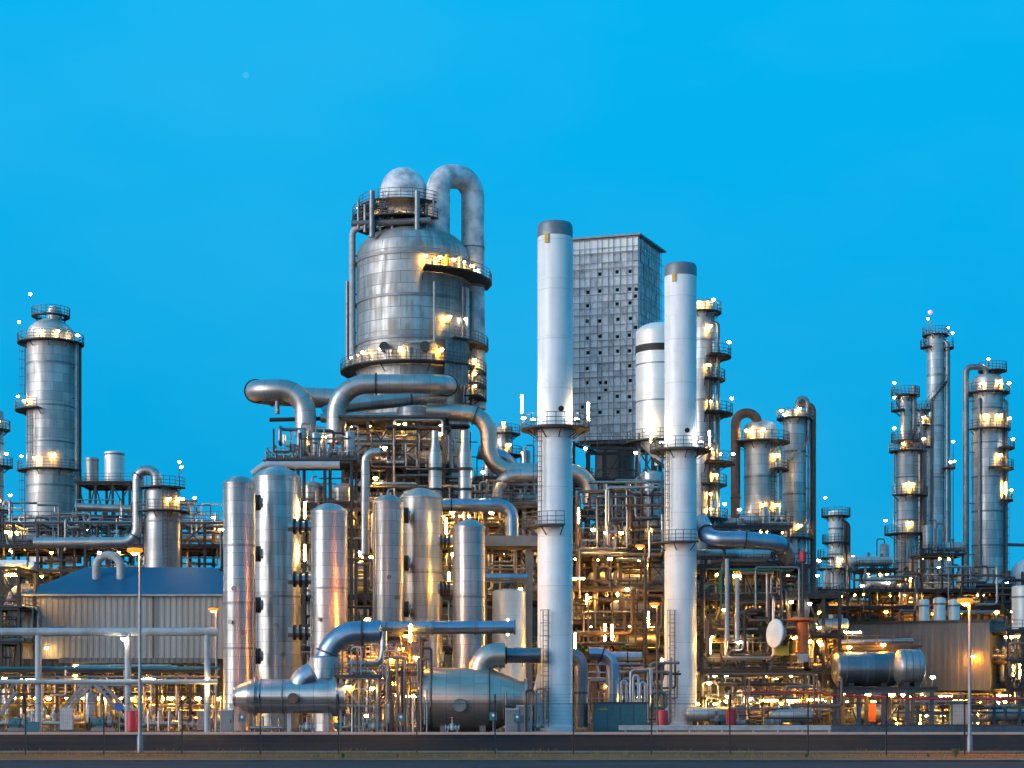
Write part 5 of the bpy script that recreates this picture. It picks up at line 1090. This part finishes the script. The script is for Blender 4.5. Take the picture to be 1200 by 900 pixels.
M['rust_orange'] = paint('orange_paint', (.70, .14, .02), .5, 0, (.4, .08, .02), .5, 2)
orange_valve()
pipe('red_pipe', 'thin dark red pipe running low under the right hand frame', [(870, 811, 167), (962, 811, 167), (968, 814, 167), (1078, 819, 167), (1200, 819, 167)], .2, 'red', .4, seg=8)
# drums at right
def hdrum(lb, px0, px1, py, rpx, d, mat):
    t = thing('large_drum', lb, 'drum', W((px0 + px1) / 2, py + rpx, d)); s = S(d); l = (px1 - px0) * s; r = rpx * s
    MB().lathe([(0, -.12 * r * 3)] + [(a, -h) for a, h in reversed(dome(r, r * .36)[:-1])] + [(a, l + h) for a, h in dome(r, r * .36)], 44, W(px0, py, d), (1, 0, 0)).build('shell', mat, t)
    for f in (.12, .5, .88): q = W(px0, py, d) + Vector((l * f, 0, 0)); MB().cyl(q - Vector((.06, 0, 0)), q + Vector((.06, 0, 0)), r + .04, 44).build('band', 'galv', t)
    for f in (.2, .8): MB().box((X(px0, d) + l * f, d, Z(py, d) - r - .15), (.5, r * 1.5, .9)).build('saddle', 'steel', t)
    return t
hdrum('long dark horizontal drum on the steel deck at right', 982, 1046, 784, 20, 171, 'pipe_dark'); hdrum('shorter horizontal drum with shining domed right end, beside the grey building', 1055, 1076, 782, 21, 169, 'alu_dark')
fr = frame('drum_rack', 'low steel frame carrying the two horizontal drums at right', 978, 1092, 168, 8, [808], 4, 2, None, 'steel_blue', .34, .3, decks=(0,), rails=(), braces=((0, 0, 'a'), (2, 0, '/')))
strew_lamps(fr, 8, ['yellow', 'warm', 'yellow'], [0], .6)
fr2 = frame('drum_walkway', 'railed walkway over the two horizontal drums at right', 980, 1074, 173.5, 2, [759], 3, 2, 806, 'steel', .2, .2, decks=(0,), rails=(0,)); strew_lamps(fr2, 4, ['yellow', 'warm'])
for a in ((962, 755, -2, 'yellow'), (1000, 741, -1.5, 'strip_warm'), (960, 735, -2, 'warm'), (995, 758, -1.5, 'orange'), (1035, 755, -1.5, 'orange'), (1093, 793, -3, 'flood')): lamp(fr2['root'], a[0], a[1], 173.5 + a[2], a[3])
pipe('pink_header', 'thin dull pinkish pipe over the horizontal drums', [(985, 753, 174.5), (1070, 751, 174.5)], .5, 'pipe_pink', seg=12)
# grey sheet building
def grey_building():
    d = 188.0; c = W(1160, 815, d); t = thing('grey_building', 'grey profiled sheet building on legs with dark flat roof edge at right', 'building', (c.x, d, 0)); z0, z1 = Z(809, d), Z(729, d)
    u = Vector((-.896, .445, 0)); v = Vector((.445, .896, 0)); wf, ws = 15.2, 10.0; A = c + u * wf; B = c + v * ws; D = A + v * ws
    for o_, p, q, n, m in (('front_wall', A, c, Vector((-.445, -.896, 0)), 'sheet'), ('side_wall', c, B, Vector((.896, -.445, 0)), 'sheet')): b = MB(); corrugated(b, (p.x, p.y), (q.x, q.y), z0, z1, .7, .035, n); b.build(o_, m, t)
    b = MB(); i = .2
    for z in (z0, z1 - .02):
        for p in (c + (u + v) * i, A + (v - u) * i, D - (u + v) * i, B + (u - v) * i): b.v.append((p.x, p.y, z))
    for q in ((0, 1, 5, 4), (1, 2, 6, 5), (2, 3, 7, 6), (3, 0, 4, 7), (3, 2, 1, 0), (4, 5, 6, 7)): b.face(q)
    b.build('inner_wall', 'steel', t)
    b = MB()
    for z in (z1, z1 + .28):
        for p in (c - (u + v) * .15, A + (u - v) * .15, D + (u + v) * .15, B + (v - u) * .15): b.v.append((p.x, p.y, z))
    for q in ((0, 1, 5, 4), (1, 2, 6, 5), (2, 3, 7, 6), (3, 0, 4, 7), (3, 2, 1, 0), (4, 5, 6, 7)): b.face(q)
    b.build('roof', 'steel', t)
    for p in (c, A, B, D, c + u * wf * .5, c + v * ws * .5): MB().bar((p.x, p.y, 0), (p.x, p.y, z0), .4).build('leg', 'steel', t)
    share('wall_lamp', LM['orange'], t, W(1141, 769, d + .1))
    for px_, k in ((1060, 'strip_yellow'), (1080, 'strip_yellow'), (1094, 'yellow'), (1108, 'strip_warm'), (1125, 'strip_yellow'), (1150, 'yellow'), (1168, 'warm'), (1176, 'strip_yellow')): lamp(t, px_, 816 + rnd.uniform(-1, 4), d + rnd.uniform(-1, 4), k)
grey_building()
fr = frame('lamp_rack', 'low steel frame full of lamps under the grey building', 985, 1225, 180, 14, [834, 817], 8, 3, None, 'steel_blue', .26, .2, braces=((1, 0, '/'), (4, 0, 'x')))
strew_lamps(fr, 20, ['yellow', 'warm', 'yellow', 'yellow', 'tube_yellow'], [0, 1], .8)
equip(fr, -1, 'under the grey building at right', ['pump', 'horizontal_drum', 'upright_drum', 'pipe_manifold', 'control_cabinet', 'valve', 'heat_exchanger'], 24, -.2, .9)
maze('ground level under the grey building', 985, 1205, 812, 852, 178, 194, 70, (.05, .16), ('galv', 'brown', 'pipe_steel', 'yellow', 'steel', 'pipe_pink'))
t = thing('orange_cabinet', 'orange upright panel standing under the drum frame at right', 'panel', (X(1022, 170), 170, 0)); MB().box((X(1022, 170), 170, 1.5), (.65, .4, 1.8)).build('panel_body', 'rust_orange', t); MB().box((X(1022, 170), 170, .3), (.4, .3, .6)).build('stand', 'steel', t)
t = thing('grey_cabinet', 'grey green cabinet standing below the right end of the grey building', 'cabinet', (X(1125, 176), 176, 0)); MB().box((X(1125, 176), 176, 1.25), (2.0, .8, 2.3)).build('cabinet_body', 'teal', t); MB().box((X(1125, 176) + .02, 175.57, 1.25), (1.7, .05, 2.0)).build('door', 'steel_lt', t)
d = 142.6; b = MB(); t = thing('low_wall', 'low dark wall along the kerb at lower right', 'wall', (X(1090, d), d, 0)); MB().box((X(1110, d), d, .35), (X(1250, d) - X(978, d), .3, .7)).build('wall_body', 'steel_blue', t); MB().box((X(1110, d), d, .74), (X(1250, d) - X(978, d), .4, .08)).build('coping', 'steel', t)
# right background columns and racks
fr = frame('pipe_rack', 'dark steel pipe rack behind the grey building', 940, 1230, 222, 14, [735, 712, 692], 11, 3, None, 'steel', .3, .22, decks=(1, 2), rails=(), braces=((0, 2, 'x'), (3, 2, 'v'), (6, 1, 'x'), (9, 2, 'x')))
RR = 'dark rack behind grey building'
for li in (0, 1, 2): rack_pipes(fr, li, RR, 4, mats=('pipe_steel', 'galv', 'pipe_dark', 'pipe_pink', 'rust')); equip(fr, li if li else 1, 'on ' + RR, ['upright_drum', 'horizontal_drum', 'heat_exchanger', 'valve', 'pipe_manifold'], 8)
maze(RR, 985, 1205, 662, 728, 220, 236, 60, (.06, .2), ('galv', 'brown', 'pipe_steel', 'steel', 'rust', 'pipe_dark')); strew_lamps(fr, 34, ['yellow', 'white', 'warm', 'yellow', 'warm', 'orange'], [0, 1, 2], .2)
for px0_, px1_, yt_ in ((1010, 1048, 668), (1080, 1128, 650)): f_ = frame('pipe_rack', 'short raised steel rack ' + ('left of the platform tower' if px0_ < 1050 else 'between the platform tower and the far right tower'), px0_, px1_, 225, 5, [yt_], 2, 2, 692, 'steel', .25, .22, decks=(0,), rails=(0,)); strew_lamps(f_, 3, ['yellow', 'warm']); equip(f_, 0, 'on the raised rack ' + ('left of platform tower' if px0_ < 1050 else 'between far right towers'), ['upright_drum', 'horizontal_drum', 'valve'], 3)
for px_, py_, lb in ((960, 657, 'white lamp on a mast left of the small ringed column'), (958, 674, 'lower white lamp on a mast left of the small ringed column'), (1010, 686, 'white lamp on a mast between the small ringed column and the platform tower'), (1041, 683, 'white lamp on a mast just left of the platform tower'), (1117, 517, 'white lamp on a tall mast between the two right hand towers, upper'), (1114, 541, 'white lamp on a tall mast between the two right hand towers, lower'), (1180, 683, 'white lamp on a mast near the right edge'), (1100, 665, 'white lamp on a mast below the tall spiral stack')): mast(px_, py_, 224, 'white', lb, Z(690, 222))
column('ringed_column', 'small pale column with three dark ring platforms in the right distance', 'column', 979.5, 17, 598, 730, 240, 'white_clad', .3, plats=((606, 0, 360, 1.0, ((-150, 'white', 2.6),)), (637, 0, 360, .9), (655, 120, 250, 1.5), (668, 0, 360, 1.6, ((-30, 'white', 1.8), (-70, 'warm', 1.4, .4), (170, 'white', 1.4)))), pipes=((-5, .3, .35, 720, 612, 'brown'), (-40, .2, .14, 720, 610, 'rust')), bands=(620, 650))
t = column('platform_tower', 'stepped silver tower with many platforms, left of the tall spiral stack', 'column', 1063, 26, 524, 745, 233, 'alu_far', .5,
       plats=((530, 0, 360, .9, ((-120, 'yellow', 1.0, .3),)), (582, -150, 20, 1.2, ((-80, 'yellow', 1.5, .3), (-110, 'warm', 1.5, .3))), (627, 140, 380, 1.5, ((175, 'white', 2.0), (-90, 'yellow', 1.5, .3))), (696, 140, 380, 1.4, ((-80, 'yellow', 2.0, .3), (-140, 'warm', 1.6, .3)))), bands=(560, 610, 660), pipes=((-15, .3, .25, 720, 530, 'brown'), (10, .3, .18, 720, 480, 'galv'), (190, .2, .12, 720, 530, 'galv')), lad=((-60, 627, 532), (-120, 720, 627)))
MB().lathe([(6 * S(233), Z(530, 233)), (6 * S(233), Z(466, 233))] + [(a, Z(466, 233) + h) for a, h in dome(6 * S(233), .5)[1:]], 22, (X(1061, 233), 233, 0)).build('upper_shell', 'alu_far', t)
MB().tube([W(1071, 530, 233), W(1071, 452, 233)], .38, 12).build('vent_pipe', 'galv', t)
for y, a0, a1, k in ((465, 0, 360, 'white'), (482, 140, 250, 'white'), (518, 0, 360, 'warm')): p = ring_platform(t, (X(1061, 233), 233, Z(y, 233)), .75, 1.9, a0, a1); share('lamp', LM[k], p, (X(1061, 233) - 1.6, 232.5, Z(y, 233) + 1.8))
helix(t, (X(1061, 233), 233), .7, Z(530, 233), Z(466, 233), .8, -120, 'steel')
t = column('short_tower', 'narrow dark tower tucked between platform tower and tall spiral stack', 'column', 1080, 12, 478, 735, 240, 'alu_dark', .4, plats=((482, 0, 360, .6, ((-100, 'warm', -1.6, .3),)), (500, -150, 0, .7, ((-90, 'yellow', 1.2, .3),)), (525, -150, 0, .8, ((-90, 'warm', 1.2, .3),))), pipes=((-20, .1, .3, 720, 490, 'galv'),))
t = column('spiral_stack', 'tallest thin silver stack with spiral stair at right', 'column', 1096.5, 20, 390, 745, 260, 'alu_far', .2, plats=((394, 0, 360, .7, ((-140, 'white', 2.4), (-20, 'white', 1.2))), (409, -40, 60, 1.4, ((0, 'white', 2.4),)), (408, 150, 230, 1.0), (550, -60, 40, 1.6, ((-10, 'white', 1.2),))), bands=(440, 500, 560), pipes=((-25, .1, .35, 745, 400, 'galv'), (0, .2, .35, 745, 400, 'pipe_steel'), (-130, .1, .3, 745, 470, 'pipe_steel')))
helix(t, (X(1096.5, 260), 260), 10 * S(260), Z(480, 260), Z(396, 260), .9, 200, 'steel'); MB().bar(W(1090, 390, 260), W(1090, 372, 260), .1).build('mast', 'rail', t); MB().ball(W(1090, 366, 260), .32, 10).build('warning_lamp', emit('lamp_red', (1, .05, .08), 2.5), t)
t = column('right_tower', 'stout silver tower with tall side pipe and lit platforms at far right', 'column', 1157, 36, 438, 730, 235, 'alu_far', .45,
       plats=((462, 0, 360, .9, ((-60, 'warm', 1.4, .3), (-120, 'warm', 1.2, .3), (-20, 'yellow', 1.4))), (505, -160, 10, 1.0, ((-110, 'yellow', 1.8, .3), (-60, 'yellow', 1.8, .3), (-20, 'warm', 1.6))), (527, -60, 30, 1.5, ((-30, 'white', 1.2),)), (551, -100, 20, 1.4, ((-60, 'yellow', 1.8, .3),)), (588, -50, 30, 1.3, ((-25, 'tube_yellow', 1.7, .3), (0, 'white', 1.6)))), bands=(480, 520, 560, 600, 640, 680), pipes=((-15, .25, .18, 730, 470, 'galv'), (-130, .2, .18, 730, 470, 'galv'), (10, .2, .15, 730, 480, 'brown')), lad=((-40, 588, 465), (-35, 700, 588)))
p = ring_platform(t, (X(1163, 235), 235, Z(436, 235)), .3, 1.9, 0, 360); share('lamp', LM['white'], p, (X(1156, 235), 234, Z(422, 235)))
MB().tube([W(1132, 730, 234), W(1132, 430, 234), W(1156, 430, 234), W(1156, 442, 234)], .42, 14, .8).build('overhead_pipe', 'galv', t)
for y in (470, 530, 590, 650): MB().bar(W(1132, y, 234), W(1142, y, 234), .14).build('pipe_bracket', 'rail', t)
for cx_, w_, yt_, lb in ((1083, 12, 702, 'leftmost of three small white drums behind the grey building roof'), (1101, 14, 700, 'middle one of three small white drums behind the grey building roof'), (1118, 13, 702, 'rightmost of three small white drums behind the grey building roof')): column('upright_drum', lb, 'drum', cx_, w_, yt_, 735, 216, 'white_clad', .3, bands=(yt_ + 8,))
pipe('side_arm', 'thin arm pipe reaching right from the stout right tower', [(1170, 638, 235), (1210, 639, 235)], .45, 'brown', seg=10); 
t = thing('round_tank', 'pale spherical tank at the right edge behind the rack', 'tank', W(1206, 690, 236)); MB().ball(W(1206, 677, 236), 2.6, 32, 1, 16).build('sphere', 'white', t)
for k in range(4): a = .6 + k * 1.57; q = W(1206, 677, 236) + Vector((math.cos(a) * 2.4, math.sin(a) * 2.4, -.4)); MB().bar(q, (q.x, q.y, 0), .25).build('leg', 'steel_lt', t)
column('edge_vessel', 'pale upright vessel at the right edge beside the grey building', 'vessel', 1199, 26, 686, 745, 205, 'white_clad', .15, bands=(700,))
fr = frame('pipe_rack', 'lit steel frame at the right edge beside the grey building', 1182, 1230, 184, 10, [808, 775, 740], 3, 2, None, 'steel', .28, .24, decks=(0, 1, 2), rails=(1, 2), braces=((0, 1, 'x'), (1, 2, 'v')))
strew_lamps(fr, 10, ['yellow', 'warm', 'tube_yellow', 'yellow']); equip(fr, 1, 'in the lit frame at the right edge', ['upright_drum', 'valve', 'pipe_manifold'], 4); equip(fr, 0, 'in the lit frame at the right edge', ['upright_drum', 'valve', 'pipe_manifold'], 4); maze('lit frame at the right edge', 1180, 1210, 735, 850, 183, 194, 26)
column('rear_column', 'dim ribbed tower between main column and tall chimney', 'column', 590, 22, 498, 640, 230, 'alu_dark', .4, plats=((510, 0, 360, 1, ((-90, 'warm', 1.4, .3),)), (535, 0, 360, 1.2, ((-60, 'yellow', 1.4, .3), (-120, 'white', 2)))), bands=(525,))
fr = frame('pipe_rack', 'distant dark rack between main column and tall chimney', 560, 690, 226, 10, [700, 640, 600, 560], 6, 2, None, 'steel', .3, .28, decks=(1, 2, 3), rails=(3,), braces=((1, 3, 'x'), (4, 2, 'x'), (3, 3, 'v')))
strew_lamps(fr, 9, ['yellow', 'warm', 'white']); equip(fr, 3, 'on the distant rack behind the tall chimney', ['upright_drum', 'horizontal_drum', 'valve', 'pipe_manifold'], 6); maze('distant rack behind the tall chimney', 560, 690, 530, 660, 224, 234, 36)

# ================================================================== BUILDINGS AND TANKS FARTHER BACK
def back_building(lb, px0, px1, pyt, d, dep, mat, lamps=()):
    t = thing('plant_building', lb, 'building', (X((px0 + px1) / 2, d), d, 0)); x0, x1, zt = X(px0, d), X(px1, d), Z(pyt, d)
    b = MB(); corrugated(b, (x0, d), (x1, d), 0, zt, .6, .08, (0, -1, 0)); b.box(((x0 + x1) / 2, d + dep / 2, zt / 2), (x1 - x0 - .2, dep - .2, zt - .02)); b.build('wall', mat, t)
    MB().box(((x0 + x1) / 2, d + dep / 2, zt + .15), (x1 - x0 + .6, dep + .6, .3)).build('roof', 'steel', t)
    n = max(2, int((x1 - x0) / 5))
    for i in range(n):
        x = x0 + (x1 - x0) * (i + .5) / n; MB().box((x, d - .1, 1.6), (2.0, .12, 3.0)).build('door', 'steel', t)
    for i in range(n): lamp(t, px0 + (px1 - px0) * (i + .3) / n, pyt + (840 - pyt) * rnd.uniform(.15, .8), d - .6, rnd.choice(('yellow', 'warm', 'strip_yellow', 'yellow')))
back_building('long dark shed in the distance behind the left rack', -60, 300, 676, 262, 14, 'steel')
back_building('tall dark hall in the distance behind the central frame', 318, 560, 640, 268, 14, 'brown')
back_building('dark hall in the distance behind the tall chimney', 566, 700, 655, 255, 14, 'steel')
back_building('dark hall in the distance between the white chimneys', 704, 822, 664, 264, 14, 'brown')
back_building('dark hall in the distance behind the right hand frame', 828, 968, 690, 258, 14, 'steel')
back_building('low dark hall in the distance behind the grey building', 972, 1260, 722, 266, 14, 'steel')

build_maze(); number_labels()
# ================================================================== unused prototypes away
for k, o_ in PROTO.items():
    if k not in USED:
        for ch in [c for c in o_.children_recursive] + [o_]: bpy.data.objects.remove(ch)

# ================================================================== LIGHT, SKY, CAMERA
SUN_EL, SUN_AZ = math.radians(9), math.radians(240)          # low afterglow behind and left of the viewer (azimuth from +Y, clockwise)
sd = Vector((math.sin(SUN_AZ) * math.cos(SUN_EL), math.cos(SUN_AZ) * math.cos(SUN_EL), math.sin(SUN_EL)))
w = bpy.data.worlds.new('World'); scene.world = w; w.use_nodes = True; nt = w.node_tree
bg = nt.nodes['Background']; tc = N(nt, 'ShaderNodeTexCoord')
sky = N(nt, 'ShaderNodeTexSky', sky_type='NISHITA'); sky.sun_disc = False; sky.sun_elevation = SUN_EL; sky.sun_rotation = SUN_AZ; sky.air_density = 1; sky.ozone_density = 4
sep = N(nt, 'ShaderNodeSeparateXYZ'); L(nt, tc.outputs['Generated'], sep.inputs[0])
rp = N(nt, 'ShaderNodeValToRGB'); cr = rp.color_ramp; L(nt, sep.outputs['Z'], rp.inputs[0])
SKY = ((0.0, (.004, .36, .69)), (.10, (.002, .365, .72)), (.30, (.001, .43, .84)), (.45, (.001, .47, .90)), (1.0, (.02, .40, .84)))
cr.elements[0].position, cr.elements[0].color = SKY[0][0], c4(SKY[0][1]); cr.elements[1].position, cr.elements[1].color = SKY[-1][0], c4(SKY[-1][1])
for p_, c_ in SKY[1:-1]: e = cr.elements.new(p_); e.color = c4(c_)
dot = N(nt, 'ShaderNodeVectorMath', operation='DOT_PRODUCT'); L(nt, tc.outputs['Generated'], dot.inputs[0]); dot.inputs[1].default_value = (math.sin(SUN_AZ), math.cos(SUN_AZ), 0)
gl = N(nt, 'ShaderNodeMapRange', interpolation_type='SMOOTHSTEP'); L(nt, dot.outputs['Value'], gl.inputs[0]); gl.inputs[1].default_value = .05; gl.inputs[2].default_value = 1.0
lo = N(nt, 'ShaderNodeMapRange', interpolation_type='SMOOTHSTEP'); L(nt, sep.outputs['Z'], lo.inputs[0]); lo.inputs[1].default_value = .36; lo.inputs[2].default_value = .0
fa = N(nt, 'ShaderNodeMath', operation='MULTIPLY'); L(nt, gl.outputs[0], fa.inputs[0]); L(nt, lo.outputs[0], fa.inputs[1])
glow = mixc(nt, fa.outputs[0], rp.outputs[0], (1.75, 1.52, 1.42, 1))
nm = N(nt, 'ShaderNodeVectorMath', operation='SCALE'); nm.inputs['Scale'].default_value = .008
tn = mixc(nt, 1.0, sky.outputs[0], (.1, .7, 1, 1), 'MULTIPLY'); L(nt, tn, nm.inputs[0])
tot = mixc(nt, 1.0, glow, nm.outputs[0], 'ADD')
L(nt, tot, bg.inputs['Color']); bg.inputs['Strength'].default_value = 1.0
cn = N(nt, 'ShaderNodeTexNoise'); cn.inputs['Scale'].default_value = 3.2; cn.inputs['Detail'].default_value = 4; cm = N(nt, 'ShaderNodeMapping'); cm.inputs['Scale'].default_value = (1, 1, 2.6); L(nt, tc.outputs['Generated'], cm.inputs[0]); L(nt, cm.outputs[0], cn.inputs['Vector'])
cf = N(nt, 'ShaderNodeMapRange'); cf.inputs[1].default_value = .4; cf.inputs[2].default_value = .75; cf.inputs[3].default_value = 0; cf.inputs[4].default_value = .16; L(nt, cn.outputs[0], cf.inputs[0])
tot = mixc(nt, cf.outputs[0], tot, (.10, .56, .93, 1)); L(nt, tot, bg.inputs['Color'])
sl = bpy.data.lights.new('sun', 'SUN'); sl.energy = 2.9; sl.angle = math.radians(45); sl.color = (1, .93, .87)
so = bpy.data.objects.new('sun', sl); col.objects.link(so); so.rotation_euler = sd.to_track_quat('Z', 'Y').to_euler()
cam = bpy.data.cameras.new('camera'); co = bpy.data.objects.new('camera', cam); col.objects.link(co); scene.camera = co
co.location = (0, 0, EYE); co.rotation_euler = (math.pi / 2, 0, 0); cam.sensor_width = 36; cam.lens = F / 1200 * 36
cam.shift_y = (YH - 450) / 1200; cam.clip_end = 9000; cam.clip_start = .5
vs = scene.view_settings; vs.view_transform = 'Standard'; vs.look = 'None'; vs.exposure = 0; vs.gamma = 1; vs.use_curve_mapping = False
cy = scene.cycles; cy.use_denoising = True; cy.sample_clamp_indirect = 4; cy.max_bounces = 6; cy.diffuse_bounces = 2; cy.glossy_bounces = 3; cy.transparent_max_bounces = 4
cy.use_light_tree = True; cy.caustics_reflective = False; cy.caustics_refractive = False
